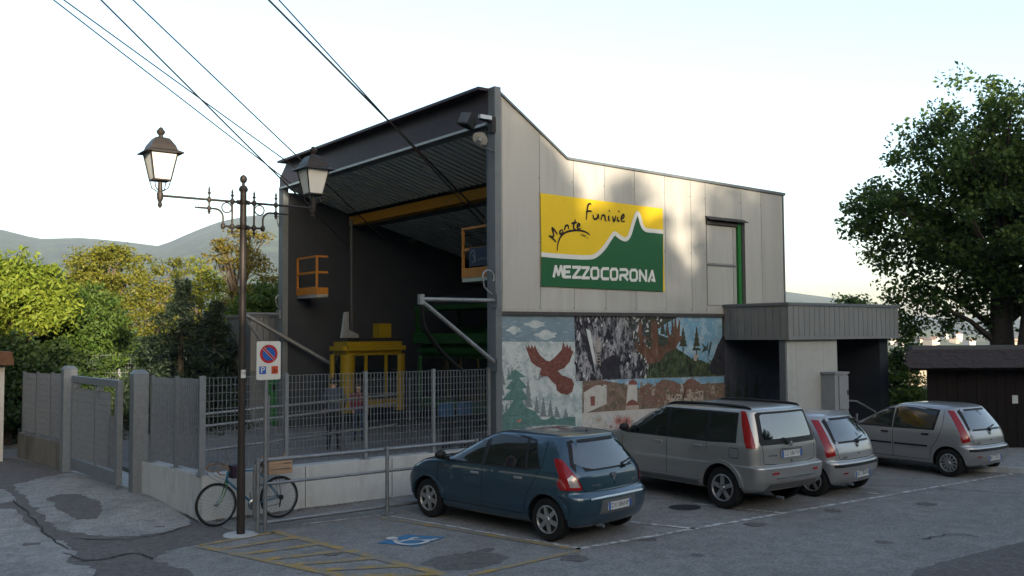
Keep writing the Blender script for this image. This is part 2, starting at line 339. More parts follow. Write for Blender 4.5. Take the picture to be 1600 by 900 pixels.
# leaf litter and grit gathered along the foot of the low wall
m = MB()
for i in range(420):
    x = 5.3+abs(random.gauss(0, 1))*1.9; y = YW-.04-abs(random.gauss(0, .10)); a = random.uniform(0, 3.1); r_ = random.uniform(.012, .035); z = gz(x, y)+.03+random.uniform(0, .012)
    m.poly([(x+r_*math.cos(a), y+r_*math.sin(a), z), (x-r_*.5*math.sin(a), y+r_*.5*math.cos(a), z+.006), (x-r_*math.cos(a), y-r_*math.sin(a), z), (x+r_*.5*math.sin(a), y-r_*.5*math.cos(a), z+.004)])
o = m.build('leaf_litter', mat('litter', (.16, .11, .06), .9, var=.5, scale=30)); tag(o, 'dry brown leaf litter along the foot of the pale low wall', 'litter'); o['kind'] = 'stuff'
# pavement with kerb beside the hut
k0, k1 = onz(1500, 737), onz(1640, 743); dk = (k1-k0).normalized(); nk = Vector((-dk.y, dk.x, 0)); nk = nk if nk.dot(Vector((1, 1, 0))) > 0 else -nk
m = MB(); m.prism([k0+nk*.12, k1+dk*12+nk*.12, k1+dk*12+nk*6, k0-dk*.2+nk*6], (0, 0, .125)); struct(m.build('pavement', 'asphalt_light'))
m = MB(); m.prism([k0, k1+dk*12, k1+dk*12+nk*.117, k0+nk*.117], (0, 0, .13)); struct(m.build('kerb', 'concrete'))
# ------------------------------------------------------------------ hills
def hill(name, pts, D, thick, m, amp, base=-40):
    """ridge: pts = (azimuth pixel x, skyline y); D distance"""
    b = MB(); n = 150; xs = np.linspace(pts[0][0], pts[-1][0], n); sk = np.interp(xs, [p[0] for p in pts], [p[1] for p in pts]); rows = 26; vs = []
    nz = RNG.normal(size=(rows+8, n+8)); ker = np.array([.1, .2, .4, .2, .1])
    for _ in range(2): nz = np.apply_along_axis(lambda q: np.convolve(q, ker, 'same'), 0, nz); nz = np.apply_along_axis(lambda q: np.convolve(q, ker, 'same'), 1, nz)
    for j in range(rows):
        t = j/(rows-1)
        for i in range(n):
            top = atD(xs[i], sk[i], D); d = ray(xs[i], sk[i]); d = Vector((d.x, d.y, 0)).normalized()
            h = base+(top.z-base)*(t**.8); q = CAMP+d*(D-thick*(1-t)); a = amp*(t*(1.3-t)+.05)
            vs.append((q.x+nz[j, i]*a*2*(1-t), q.y+nz[j, i+4]*a*2*(1-t), h+nz[j+4, i]*a*(1 if j < rows-1 else .35)))
    fs = [(j*n+i, j*n+i+1, (j+1)*n+i+1, (j+1)*n+i) for j in range(rows-1) for i in range(n-1)]
    top0 = (rows-1)*n; k = len(vs); vs += [((vs[top0+i][0])*1.25, (vs[top0+i][1])*1.25, base) for i in range(n)]
    fs += [(top0+i, top0+i+1, k+i+1, k+i) for i in range(n-1)]
    b.add(vs, fs); struct(b.build(name, m, smooth=80))
hill('hills', [(-700, 330), (-300, 345), (0, 358), (60, 373), (130, 372), (200, 378), (250, 384), (300, 362), (340, 346), (380, 338), (445, 332), (600, 330), (800, 390), (1000, 430), (1230, 456), (1290, 464), (1340, 471), (1420, 492), (1500, 500), (1600, 498), (1800, 470), (2300, 440)], 2600, 1500, 'forest_hill', 34)
hill('hills', [(1100, 520), (1300, 512), (1400, 516), (1470, 519), (1520, 524), (1600, 520), (1750, 512), (2300, 500)], 1500, 900, 'vine_hill', 8)
b = MB(); ny, nx_ = 70, 30; nz = RNG.normal(size=(ny+6, nx_+6)); ker = np.array([.2, .6, .2])
for _ in range(3): nz = np.apply_along_axis(lambda q: np.convolve(q, ker, 'same'), 0, nz); nz = np.apply_along_axis(lambda q: np.convolve(q, ker, 'same'), 1, nz)
vs = []
for j in range(ny):
    for i in range(nx_):
        t_ = i/(nx_-1); y = -120+j*8.0; fade = ss(0, 12, j)*(1-ss(ny-14, ny-1, j)); h = (8+285*t_**1.0)*fade*(1+.12*math.sin(y*.03)); x = -46-250*t_
        vs.append((x-.12*max(0, y)+nz[j, i]*6*t_, y+nz[j+3, i]*5*t_, -4+h+nz[j, i+3]*16*t_*fade))
b.add(vs, [(j*nx_+i, (j+1)*nx_+i, (j+1)*nx_+i+1, j*nx_+i+1) for j in range(ny-1) for i in range(nx_-1)]); struct(b.build('mountain', 'mountain_wood', smooth=60))
# ------------------------------------------------------------------ distant houses in the valley
def house(px, py, D, wd, dp, ht, rh, m, label, ang=0.3):
    p = atD(px, py, D); t = thing('house', p, label, 'house', 'houses across the valley'); c, s_ = math.cos(ang), math.sin(ang)
    def W(x, y, z): return (p.x+c*x-s_*y, p.y+s_*x+c*y, p.z+z)
    m_ = MB(); P = [W(x, y, -6) for x, y in ((-wd/2, -dp/2), (wd/2, -dp/2), (wd/2, dp/2), (-wd/2, dp/2))]; m_.prism(P, (0, 0, ht+6)); m_.build('wall', m, t)
    e = .5; r = MB(); v = [W(-wd/2-e, -dp/2-e, ht+.01), W(wd/2+e, -dp/2-e, ht+.01), W(wd/2+e, dp/2+e, ht+.01), W(-wd/2-e, dp/2+e, ht+.01), W(-wd/2+.8, 0, ht+rh), W(wd/2-.8, 0, ht+rh)]
    r.add(v, [(0, 1, 5, 4), (1, 2, 5), (2, 3, 4, 5), (3, 0, 4), (3, 2, 1, 0)]); r.build('roof', 'roof_tile', t)
    for fl in range(int(ht//2.9)):
        for i in range(int(wd//3)):
            x = -wd/2+1.6+i*3; q = MB(); a = W(x-.5, -dp/2-.03, fl*2.9+1); q.prism([W(x-.5, -dp/2-.04, fl*2.9+1), W(x+.5, -dp/2-.04, fl*2.9+1), W(x+.5, -dp/2-.04, fl*2.9+2.4), W(x-.5, -dp/2-.04, fl*2.9+2.4)], (s_*-.0, .0, .001)); q.build('window', 'pane_dark', t)
    return t
house(1437, 604, 330, 9, 8, 6, 2, 'house_wall', 'sunlit cream house with tiled roof beside the dark wooden hut', .55)
house(1449, 634, 240, 9, 8, 3.2, 1.6, 'house_white', 'low pale house just below the cream house', .5)
for i in range(18):
    px = RNG.uniform(1392, 1600); py = RNG.uniform(523, 540); D = 1330-(py-520)*14+RNG.uniform(-40, 40)
    h = house(px, py+3, D, RNG.uniform(8, 12), 8, RNG.uniform(4, 6), 1.6, 'house_white' if i % 3 else 'house_wall', 'tiny pale house on the vineyard slope across the valley', RNG.uniform(0, 1.5))
# ================================================================== STATION BUILDING
st = thing('cable_car_station', (XP, YW, 0), 'grey metal clad cable car station with open front and painted side wall', 'building')
XR = 20.33; ZT, ZS, ZM = 7.92, 7.2, 3.40       # roof top at front, soffit edge, top of the mural
XF, ZF, ZR = 12.87, 6.74, 6.62                 # fold of the roof line and right end
FL = .3                                        # station floor
def roofz(x): return ZT+(ZF-ZT)*(x-XP)/(XF-XP) if x < XF else ZF+(ZR-ZF)*(x-XF)/(XR-XF)
# upper side wall: individual cladding panels with recessed joints
w_ = MB(); w_.prism([(XP+.1, YW+.06, ZM+.02), (XR-.05, YW+.06, ZM+.02), (XR-.05, YW+.06, ZR-.12), (XF, YW+.06, ZF-.12), (XP+.1, YW+.06, ZT-.15)], (0, .14, 0)); w_.build('side_wall', 'cladding_seam', st)
joints = [XP+.09] + [onY(x, 400, YW).x for x in (785, 844, 897, 946, 993, 1040)] + [onY(x, 430, YW).x for x in (1081, 1104, 1160, 1191)] + [XR-.02]
DX0, DX1, DZ0, DZ1 = onY(1105, 400, YW).x, onY(1158, 400, YW).x, 3.62, 5.72       # recessed hatch
for i in range(len(joints)-1):
    a, c = joints[i]+.006, joints[i+1]-.006; g = MB()
    def pan(z0, z1f):
        pts = [(a, YW, z0), (c, YW, z0), (c, YW, z1f(c))]
        if a < XF < c: pts.append((XF, YW, z1f(XF)))
        pts.append((a, YW, z1f(a))); return pts
    if abs(a-DX0) < .1:
        g.prism(pan(DZ1, lambda x: roofz(x)-.05), (0, .05, 0)); g.build('cladding_panel', 'cladding', st)
        g = MB(); g.prism([(a, YW, ZM+.06), (c, YW, ZM+.06), (c, YW, DZ0), (a, YW, DZ0)], (0, .05, 0)); g.build('cladding_panel', 'cladding', st)
    else: g.prism(pan(ZM+.06, lambda x: roofz(x)-.05), (0, .05, 0)); g.build('cladding_panel', 'cladding', st)
g = MB()
for i, x in enumerate(joints[1:-1]):                                  # rivets beside the joints
    for z in np.arange(ZM+.12, roofz(x)-.1, 1.35): g.lathe([(.012, 0), (.012, .006)], (x-.03, YW-.006, z), (0, 1, 0), 6)
g.build('rivets', 'trim_dark', st, kind='stuff')
# hatch with green jamb
h = MB(); h.box((DX0, YW+.045, DZ0), (DX1, YW+.058, DZ1)); hp = h.build('hatch', 'cladding', st)
for z0, z1 in ((DZ0+.02, 4.60), (4.66, DZ1-.14)):
    for a, c in ((DX0+.02, DX0+.98), (DX0+1.0, DX1-.16)): q = MB(); q.box((a, YW+.02, z0), (c, YW+.044, z1)); q.build('hatch_panel', 'cladding', hp)
q = MB(); q.box((DX1-.14, YW-.03, DZ0), (DX1-.02, YW+.043, DZ1)); q.build('green_jamb', 'door_green', hp)
q = MB(); q.box((DX1-.018, YW-.05, DZ0), (DX1+.10, YW-.002, DZ1+.02)); q.box((DX0-.02, YW-.03, DZ1-.12), (DX1-.15, YW+.018, DZ1-.002)); q.build('hatch_frame', 'trim_dark', hp)
q = MB(); q.prism([(DX0-.06, YW-.16, DZ1-.02), (DX1+.12, YW-.16, DZ1-.02), (DX1+.12, YW-.004, DZ1+.06), (DX0-.06, YW-.004, DZ1+.06)], (0, 0, .02)); q.build('hatch_hood', 'trim_dark', hp)
q = MB(); q.box((DX0, YW-.006, 4.60), (DX1-.15, YW+.018, 4.63)); q.build('crossbar', 'steel_grey', hp)
# drip trim above the mural, roof edge trims
q = MB(); q.box((XP+.06, YW-.05, ZM-.05), (17.885, YW-.003, ZM+.03)); q.build('drip_trim', 'trim_dark', st)
q = MB(); q.box((XP+.1, YW-.012, ZM+.032), (17.885, YW-.002, ZM+.09)); q.build('base_flashing', 'cladding', st)
q = MB(); q.prism([(XP, YW-.05, ZT), (XF, YW-.05, ZF), (XF, YW-.05, ZF-.05), (XP, YW-.05, ZT-.05)], (0, .3, 0)); q.prism([(XF+.002, YW-.05, ZF), (XR+.06, YW-.05, ZR), (XR+.06, YW-.05, ZR-.07), (XF+.002, YW-.05, ZF-.05)], (0, .3, 0)); q.build('roof_edge_trim', 'steel_grey', st)
q = MB(); q.box((XR-.015, YW-.015, 3.7), (XR+.03, YW+.2, ZR-.072)); q.build('corner_trim', 'steel_grey', st)
# roof sheets
q = MB(); q.prism([(XP, YW+.26, ZT-.06), (XF, YW+.26, ZF-.06), (XF, YL+.1, ZF-.06), (XP, YL+.1, ZT-.06)], (0, 0, .05)); q.prism([(XF+.002, YW+.26, ZF-.06), (XR, YW+.26, ZR-.06), (XR, YL+.1, ZR-.06), (XF+.002, YL+.1, ZF-.06)], (0, 0, .05)); q.build('roof', 'zinc', st)
# fascia over the opening: tapering end at the left
q = MB(); q.prism([(XP-.1, YW+.17, ZS+.06), (XP-.1, YW+.17, ZT-.02), (XP-.1, YL-.22, ZT-.02), (XP-.1, YL+.25, ZS+.35), (XP-.1, YL+.25, ZS+.06)], (.16, 0, 0)); q.build('fascia', 'fascia_brown', st)
q = MB(); q.prism([(XP-.34, YW+.17, ZT-.015), (XP+.1, YW+.17, ZT-.015), (XP+.1, YL-.12, ZT-.015), (XP-.34, YL-.12, ZT-.015)], (0, 0, .06)); q.build('roof_overhang', 'fascia_brown', st)
q = MB(); q.box((XP-.16, YW+.17, ZS), (XP+.06, YL+.2, ZS+.055)); q.build('soffit_strip', 'alu', st)
# ceiling: ribbed metal sheets below the roof (individual ribs)
def ceil(x): return ZS-.02+(6.55-ZS+.02)*(x-XP)/(XF+.3-XP) if x < XF+.3 else 6.55-(x-XF-.3)*.27
q = MB()
for i in range(40):
    y0 = YW+.25+i*(YL-YW-.35)/40; p_ = (YL-YW-.35)/40
    for xa, xb in ((XP+.062, XF+.1), (XF+.5, XR-.2)):
        z0, z1 = ceil(xa), ceil(xb); v = [(xa, y0, z0), (xa, y0+p_*.55, z0), (xa, y0+p_*.60, z0+.13), (xa, y0+p_*.95, z0+.13), (xa, y0+p_, z0)]
        n = len(v); q.add(v+[(xb, y, z-z0+z1) for _, y, z in v], [(k, k+1, n+k+1, n+k) for k in range(n-1)])
q.build('ceiling', 'ceiling_sheet', st, kind='stuff')
q = MB(); q.box((XF+.12, YW+.25, 6.26), (XF+.46, YL-.12, 6.52)); q.build('ceiling_beam', 'yellow_steel', st)
q = MB(); q.box((XF+.55, YW+.25, 6.2), (XF+.68, YL-.12, 6.50)); q.build('ceiling_purlin', 'trim_dark', st)
for px, py in ((630, 357),): c = onX(px, py, 15.2); q = MB(); q.box((c.x-.1, c.y-.65, ceil(c.x)-.13), (c.x+.1, c.y+.65, ceil(c.x+.1)-.01)); q.build('strip_light', 'alu', st)
q = MB(); q.lathe([(.02, .12), (.12, .1), (.2, 0), (.19, -.06), (.02, -.08)], (15.4, 20.2, ceil(15.4)-.13)); q.build('loudspeaker', 'black_plastic', st)
# pillars at both sides of the opening (projecting fins)
def fin(y0, y1, name='pillar'):
    q = MB(); q.box((XP-.1, y0, 0), (XP+.055, y1, ZT+.04 if y0 < 20 else ZS+.05)); o = q.build(name, 'steel_grey', st); return o
fin(YW-.06, YW+.16); fin(YL-.02, YL+.3)
q = MB(); q.box((XP+.06, YW+.1, FL), (XP+.22, YW+.45, ZS-.05)); q.build('inner_column', 'steel_grey', st)
# mural wall and continuation under the canopy
q = MB(); q.box((XP+.06, YW+.003, 0), (XR, YW+.25, ZM-.052)); q.build('mural_wall', 'concrete', st)
# inner walls, floor
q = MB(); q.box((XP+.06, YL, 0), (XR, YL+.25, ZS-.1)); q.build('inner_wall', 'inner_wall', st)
wy0, wy1 = 20.85, 21.5; bx = 19.9                                        # small window in the rear wall
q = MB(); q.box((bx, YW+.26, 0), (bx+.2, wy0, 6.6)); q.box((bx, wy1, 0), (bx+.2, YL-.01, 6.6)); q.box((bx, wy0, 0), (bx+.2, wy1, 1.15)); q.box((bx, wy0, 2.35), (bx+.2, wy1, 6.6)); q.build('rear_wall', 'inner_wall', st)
q = MB(); q.box((bx+.08, wy0, 1.15), (bx+.1, wy1, 2.35)); q.build('window', mat('window_glass', (.6, .75, .75), .05, var=0), st)
MATS['window_glass'].node_tree.nodes['Principled BSDF'].inputs['Transmission Weight'].default_value = 1.0
q = MB(); q.box((5.3, YW+.32, .05), (XP+.058, 29, FL)); q.box((XP+.06, YW+.26, .05), (bx, YL-.01, FL)); q.build('platform_floor', 'platform', st)
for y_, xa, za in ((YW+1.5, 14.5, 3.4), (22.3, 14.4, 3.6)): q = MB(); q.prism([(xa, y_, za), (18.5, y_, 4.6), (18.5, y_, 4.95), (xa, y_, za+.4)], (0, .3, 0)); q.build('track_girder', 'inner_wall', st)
for y in (16.4,): q = MB(); q.lathe([(.03, -.08), (.55, -.07), (.6, -.05), (.52, 0), (.6, .05), (.55, .07), (.03, .08)], (14.2, y, 4.6), (.5, .8, .3), 24); q.build('pulley_wheel', 'inner_wall', st, smooth=40)
# inspection balconies
def balcony(y0, y1, x0, x1, z0, z1):
    q = MB(); q.box((x0, y0, z0), (x1, y1, z0+.09)); o = q.build('balcony', 'alu', st)
    q = MB(); q.box((x0-.012, y0, z0+.092), (x0+.02, y1, z0+.30)); q.box((x0+.022, y0, z0+.092), (x1, y0+.03, z0+.28)); q.build('kickboard', 'orange_steel', o)
    q = MB()
    for y in (y0+.025, y1-.025): q.box((x0-.01, y-.025, z0+.301), (x0+.04, y+.025, z1-.05))
    for x in np.arange(x0+1.2, x1, 1.2): q.box((x-.02, y0, z0+.28), (x+.02, y0+.04, z1-.05))
    q.box((x0-.01, y0, z1-.049), (x0+.04, y1, z1)); q.box((x0+.041, y0, z1-.049), (x1, y0+.04, z1)); q.box((x0-.008, y0+.051, z0+.68), (x0+.03, y1-.051, z0+.74)); q.box((x0+.041, y0+.002, z0+.68), (x1, y0+.035, z0+.74)); q.build('railing', 'orange_steel', o)
balcony(23.85, YL-.03, 11.35, 11.7, 4.02, 5.2); balcony(15.2, 16.95, 11.55, 16, 4.12, 5.32)
q = MB(); q.box((11.53, 15.6, 4.45), (11.538, 16.65, 4.85)); bp = q.build('banner', mat('banner_navy', (.012, .025, .06), .6), st); q = MB(); q.add(*ribbon([Vector((11.524, 16.5+.09*math.cos(a), 4.66+.13*math.sin(a))) for a in np.linspace(.3, 5.0, 14)], .03, (1, 0, 0))); q.add(*ribbon([Vector((11.524, 16.5, 4.7)), Vector((11.524, 16.38, 4.55))], .03, (1, 0, 0)))
for i in range(8): q.add(*ribbon([Vector((11.524, 16.3-i*.075, 4.56)), Vector((11.524, 16.3-i*.075-.02, 4.62+.015*(i % 3))), Vector((11.524, 16.3-i*.075-.05, 4.57))], .015, (1, 0, 0)))
q.build('lettering', 'steel_grey', bp)
# tubular brackets on the pillars with their slanting stays
for (yb, x0, zt, zb) in ((YW-.02, 9.19, 3.64, 2.37), (YL+.28, 9.82, 3.58, 2.08)):
    q = MB(); q.tube([(x0, yb-.07, zt), (XP-.1, yb-.07, zt)], .042, 10); q.tube([(x0+.02, yb-.07, zt-.05), (XP-.09, yb-.07, zb)], .042, 10); q.box((x0-.06, yb-.12, zt-.1), (x0+.03, yb-.02, zt+.09)); o = q.build('bracket', 'galvanised_rail', st, smooth=40)
    for z in (zt, zb): q = MB(); q.box((XP-.16, yb-.17, z-.13), (XP-.101, yb+.02, z+.13)); q.build('bracket_plate', 'steel_grey', o)
q = MB()
for dy in (0, .07): q.tube(smooth_line([(9.2, YW-.04-dy, 3.5), (9.35, YW+.1-dy, 3.1), (9.9, YW+.3-dy, 2.6), (10.55, YW+.5-dy, 2.2)], 5), .03, 8)
q.build('cable_conduit', 'black_rubber', st, smooth=60)
p0 = onY(384, 492, YL); p1 = onX(516, 568, 12.2); q = MB(); q.tube([p0, p1], .06, 10); q.build('stay_tube', 'galvanised_rail', st, smooth=60)
for px, py, yy in ((440, 343, YL+.3), (438, 468, YL+.3), (763, 433, YW-.06)):                             # bent steel hooks
    c = onY(px, py, yy); q = MB(); q.tube(arc(c, .14, -.6, math.pi+.3, (1, 0, 0), (0, 0, 1), 10)+[c+Vector((-.1, 0, -.2)), c+Vector((.1, 0, -.36))], .018, 8); q.build('hook', 'galvanised_rail', st, smooth=60)
# floodlights at the pillar head
fb = onY(750, 188, YW-.1)
fl = thing('floodlight', fb, 'black floodlight on an arm at the top of the station pillar', 'floodlight')
q = MB(); q.tube([(XP-.1, YW-.03, fb.z+.02), (fb.x-.05, YW-.12, fb.z+.04)], .035, 8); q.box((XP-.2, YW-.1, fb.z-.2), (XP-.101, YW+.04, fb.z+.12)); q.build('arm', 'black_plastic', fl, smooth=40)
hc = onY(731, 190, YW-.14); ax = Vector((-.75, -.35, .35)).normalized()
q = MB(); q.lathe([(.03, -.2), (.11, -.17), (.16, -.02), (.19, .12), (.2, .14)], hc, ax, 4, .78); q.build('housing', 'black_plastic', fl)
q = MB(); q.lathe([(.165, .141), (.16, .15)], hc, ax, 4, .78); q.build('glass', 'zinc', fl)
q = MB(); q.box((fb.x-.06, YW-.2, fb.z+.02), (fb.x+.22, YW-.12, fb.z+.1)); q.build('ballast_box', 'alu', fl)
dc = onY(750, 217, YW-.1); dl = thing('dish_lamp', dc, 'small white dish lamp below the floodlight on the pillar', 'lamp')
ax = Vector((-.55, -.3, -.65)).normalized(); q = MB(); q.lathe([(.16, .0), (.155, .012), (.05, .035), (.02, .04)], dc, -ax, 20); q.build('reflector', 'sign_white', dl, smooth=40)
q = MB(); q.lathe([(.05, -.09), (.055, .0), (.035, .01)], dc, -ax, 12); q.lathe([(.06, .04), (.06, .12), (.03, .13)], dc, -ax, 12); q.build('bulb_holder', 'alu', dl, smooth=40)
q = MB(); q.tube([dc-ax*.12, dc+Vector((.1, .04, -.14)), Vector((XP-.1, YW-.02, dc.z-.2))], .016, 6); q.build('arm', 'galvanised_rail', dl, smooth=60)
# ------------------------------------------------------------------ entrance canopy (part of the station)
XC, YC, XE, Z0, Z1 = 17.89, 13.04, 22.53, 2.80, 3.66
q = MB(); q.box((XC+.04, YC+.04, Z0+.05), (XE-.04, YW-.003, Z1-.06)); q.box((XR+.1, YW-.0, Z0+.05), (XE-.04, YW+3, Z1-.06)); cn = q.build('canopy', 'canopy_sheet', st)
n = 9
for i in range(n): y0 = YC+.03+(YW-.03-YC)*i/n; y1 = YC+.03+(YW-.03-YC)*(i+1)/n-.016; q = MB(); q.box((XC, y0, Z0+.08), (XC+.035, y1, Z1-.07)); q.build('fascia_sheet', 'canopy_sheet', cn)
n = 23
for i in range(n): x0 = XC+(XE-XC)*i/n; x1 = XC+(XE-XC)*(i+1)/n-.016; q = MB(); q.box((x0, YC, Z0+.08), (x1, YC+.035, Z1-.07)); q.build('fascia_sheet', 'canopy_sheet', cn)
q = MB(); q.box((XC-.03, YC-.03, Z1-.068), (XE+.03, YW-.004, Z1)); q.build('coping', 'steel_grey', cn)
q = MB(); q.box((XC-.02, YC-.02, Z0), (XE+.02, YC+.03, Z0+.076)); q.box((XC-.02, YC+.031, Z0), (XC+.03, YW-.052, Z0+.076)); q.build('bottom_trim', 'canopy_sheet', cn)
bx0, bx1 = 17.95, 19.92
for a, c in ((bx0, bx0+.35), (bx0+.356, bx1-.55), (bx1-.544, bx1)): q = MB(); q.box((a, YC+.1, 0), (c, YC+.14, Z0-.005)); q.build('entrance_panel', 'white_panel', cn)
q = MB(); q.box((bx0-.02, YC+.142, 0), (bx0+.1, YC+.3, Z0-.005)); q.build('entrance_return', 'steel_grey', cn)
q = MB(); q.box((bx0+.102, YC+.142, 0), (bx1-.02, YC+.3, Z0-.006)); q.build('entrance_core', 'trim_dark', cn)
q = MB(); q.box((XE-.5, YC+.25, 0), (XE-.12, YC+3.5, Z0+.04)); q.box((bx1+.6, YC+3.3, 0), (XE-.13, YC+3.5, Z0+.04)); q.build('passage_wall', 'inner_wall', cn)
q = MB()
for x in (20.3, 21.1): q.tube([(x, YC-.15, .02), (x, YC-.15, 1.0)], .025, 8)
q.tube([(19.6, YC-.15, 1.35), (20.3, YC-.15, 1.3), (21.1, YC-.15, 1.0)], .025, 8); q.tube([(20.3, YC-.15, .6), (21.1, YC-.15, .5)], .02, 8)
tag(q.build('handrail', 'galvanised_rail', smooth=60), 'grey tube handrail under the ribbed canopy entrance', 'handrail')
# electrical cabinet
e0 = onY(1287, 600, YC+.02).x; e1 = onY(1323, 600, YC-.25).x
cb = thing('electrical_cabinet', ((e0+e1)/2, YC-.1, 0), 'grey two door electrical cabinet against the white entrance panel', 'cabinet')
q = MB(); q.box((e0, YC-.28, 0), (e1, YC+.095, 1.98)); q.build('housing', 'cabinet_grey', cb)
q = MB(); q.box((e0-.03, YC-.31, 1.982), (e1+.03, YC+.097, 2.03)); q.build('top_cover', 'cabinet_grey', cb)
for z0, z1 in ((.25, 1.1), (1.16, 1.93)): q = MB(); q.box((e0+.14, YC-.31, z0), (e1-.02, YC-.282, z1)); d = q.build('door', 'cabinet_grey', cb); q = MB(); q.box((e1-.08, YC-.335, (z0+z1)/2-.06), (e1-.05, YC-.311, (z0+z1)/2+.06)); q.build('handle', 'trim_dark', d)
# ribbed shed beyond the left pillar
p = onY(392, 492, 27.0); sh = thing('ribbed_shed', (p.x, 27, 0), 'grey ribbed metal shed behind the left station pillar', 'shed')
for i in range(9): q = MB(); q.box((p.x+i*.2, 27, 1.9), (p.x+i*.2+.185, 27.05, 3.52)); q.build('ribbed_panel', 'canopy_sheet', sh)
q = MB(); q.box((p.x-.05, 26.95, 3.523), (p.x+3, 29, 3.6)); q.box((p.x, 27.052, 0), (p.x+3, 29, 3.52)); q.build('shed_body', 'steel_grey', sh)
q = MB(); gx = onY(421, 600, 26.4).x; q.box((gx, 26.4, FL), (gx+.95, 26.5, 2.36)); gd = thing('green_door', (gx, 26.4, FL), 'bright green metal door behind the fence by the left pillar', 'door'); q.build('door_leaf', 'door_green', gd)
q = MB(); q.box((gx+.08, 26.36, 1.3), (gx+.16, 26.398, 1.5)); q.build('handle', 'black_plastic', gd)
# ================================================================== LOW WALLS, FENCES, GATE
def fence_line_pt(Y): return Vector((5.13+(Y-15.09)*(4.03-5.13)/(24.18-15.09), Y, 0))   # side boundary with the gate
CX, CY = 5.13, YW
WT = .74
q = MB(); c0 = fence_line_pt(15.25); c1 = fence_line_pt(17.3)
q.prism([(CX, CY, 0), (XP-.105, CY, 0), (XP-.105, CY+.3, 0), (CX+.3, CY+.3, 0), (c1.x+.3, c1.y, 0), (c1.x, c1.y, 0)], (0, 0, WT)); wall1 = tag(q.build('low_wall', 'concrete'), 'pale concrete low wall under the mesh fence behind the bicycle', 'wall')
for x in (6.9, 8.6, 10.2): q = MB(); q.box((x, CY-.003, .03), (x+.012, CY-.001, WT-.01)); q.build('joint', 'trim_dark', wall1)
l0, l1 = fence_line_pt(21.15), fence_line_pt(24.25)
q = MB(); q.prism([(l0.x, l0.y, 0), (l0.x+.3, l0.y, 0), (l1.x+.3, l1.y, 0), (l1.x, l1.y, 0)], (0, 0, WT)); tag(q.build('low_wall', 'concrete_old'), 'weathered concrete low wall left of the gate by the trees', 'wall')
def grating(p, q_, z0, z1, dx=.07, dz=.13):
    """steel grating panel: upright flat bars and thin cross rods"""
    p, q_ = Vector(p), Vector(q_); d = q_-p; L = d.length; a = d.normalized(); nn = Vector((-a.y, a.x, 0)); b = MB(); n = int(round(L/dx))
    for i in range(n+1): c = p+a*(L*i/n); b.obox((c.x, c.y, (z0+z1)/2), a, nn, (0, 0, 1), .0022, .0125, (z1-z0)/2)
    m_ = int(round((z1-z0)/dz))
    for j in range(m_+1):
        z = z0+.004+(z1-z0-.008)*j/m_; b.obox(((p.x+q_.x)/2, (p.y+q_.y)/2, z), a, nn, (0, 0, 1), L/2, .0035, .0035)
    return b
def fence(name, label, pts, z0s, z1s, posts=None, pw=.06, pext=0.02, solid=True):
    t = thing(name, (pts[0].x, pts[0].y, z0s[0]), label, 'fence', 'galvanised grating fences')
    for i in range(len(pts)-1):
        a, c = pts[i], pts[i+1]; d = (c-a).normalized(); z0 = (z0s[i]+z0s[i+1])/2; z1 = (z1s[i]+z1s[i+1])/2
        grating(a+d*(pw/2+.01), c-d*(pw/2+.01), z0+.05, z1-.01).build('grating_panel', 'galvanised', t)
    for i, a in enumerate(pts):
        d = (pts[min(i+1, len(pts)-1)]-pts[max(i-1, 0)]).normalized(); q = MB(); q.obox((a.x, a.y, (z0s[i]+z1s[i]+pext)/2), d, (-d.y, d.x, 0), (0, 0, 1), pw/2*(1.6 if i in (0,) and posts else 1), pw/2, (z1s[i]-z0s[i]+pext)/2); o = q.build('post', 'galvanised', t)
        q = MB(); q.obox((a.x, a.y, z0s[i]+.006), d, (-d.y, d.x, 0), (0, 0, 1), .09, .07, .006); q.build('base_plate', 'galvanised', o)
    return t
FZ = 2.31
fp = [Vector((onY(x, 640, CY+.1).x, CY+.1, 0)) for x in (316, 447, 571, 677)]+[Vector((XP-.17, CY+.1, 0))]
fence('grating_fence', 'galvanised grating fence in front of the dark station opening', fp, [WT]*5, [FZ, FZ, FZ-.01, FZ-.01, FZ-.02], posts=True)
sp = [fence_line_pt(15.2)+Vector((.1, 0, 0)), fence_line_pt(16.15)+Vector((.1, 0, 0)), fence_line_pt(17.12)+Vector((.1, 0, 0))]
fence('grating_fence', 'galvanised grating fence between gate post and wall corner', sp, [WT]*3, [FZ-.02, FZ-.04, FZ-.05])
lp = [fence_line_pt(Y)+Vector((.1, 0, 0)) for Y in (21.3, 22.3, 23.25, 24.2)]
fence('grating_fence', 'galvanised grating fence on the weathered wall left of the gate', lp, [WT]*4, [2.2, 2.18, 2.16, 2.15])
# rear yard fence, dark, beyond the gate
rp = [Vector((4.6+i*1.5, 29.5, 0)) for i in range(5)]
fence('grating_fence', 'dark tall grating fence in front of the trees behind the yard', rp, [.1]*5, [2.42]*5)
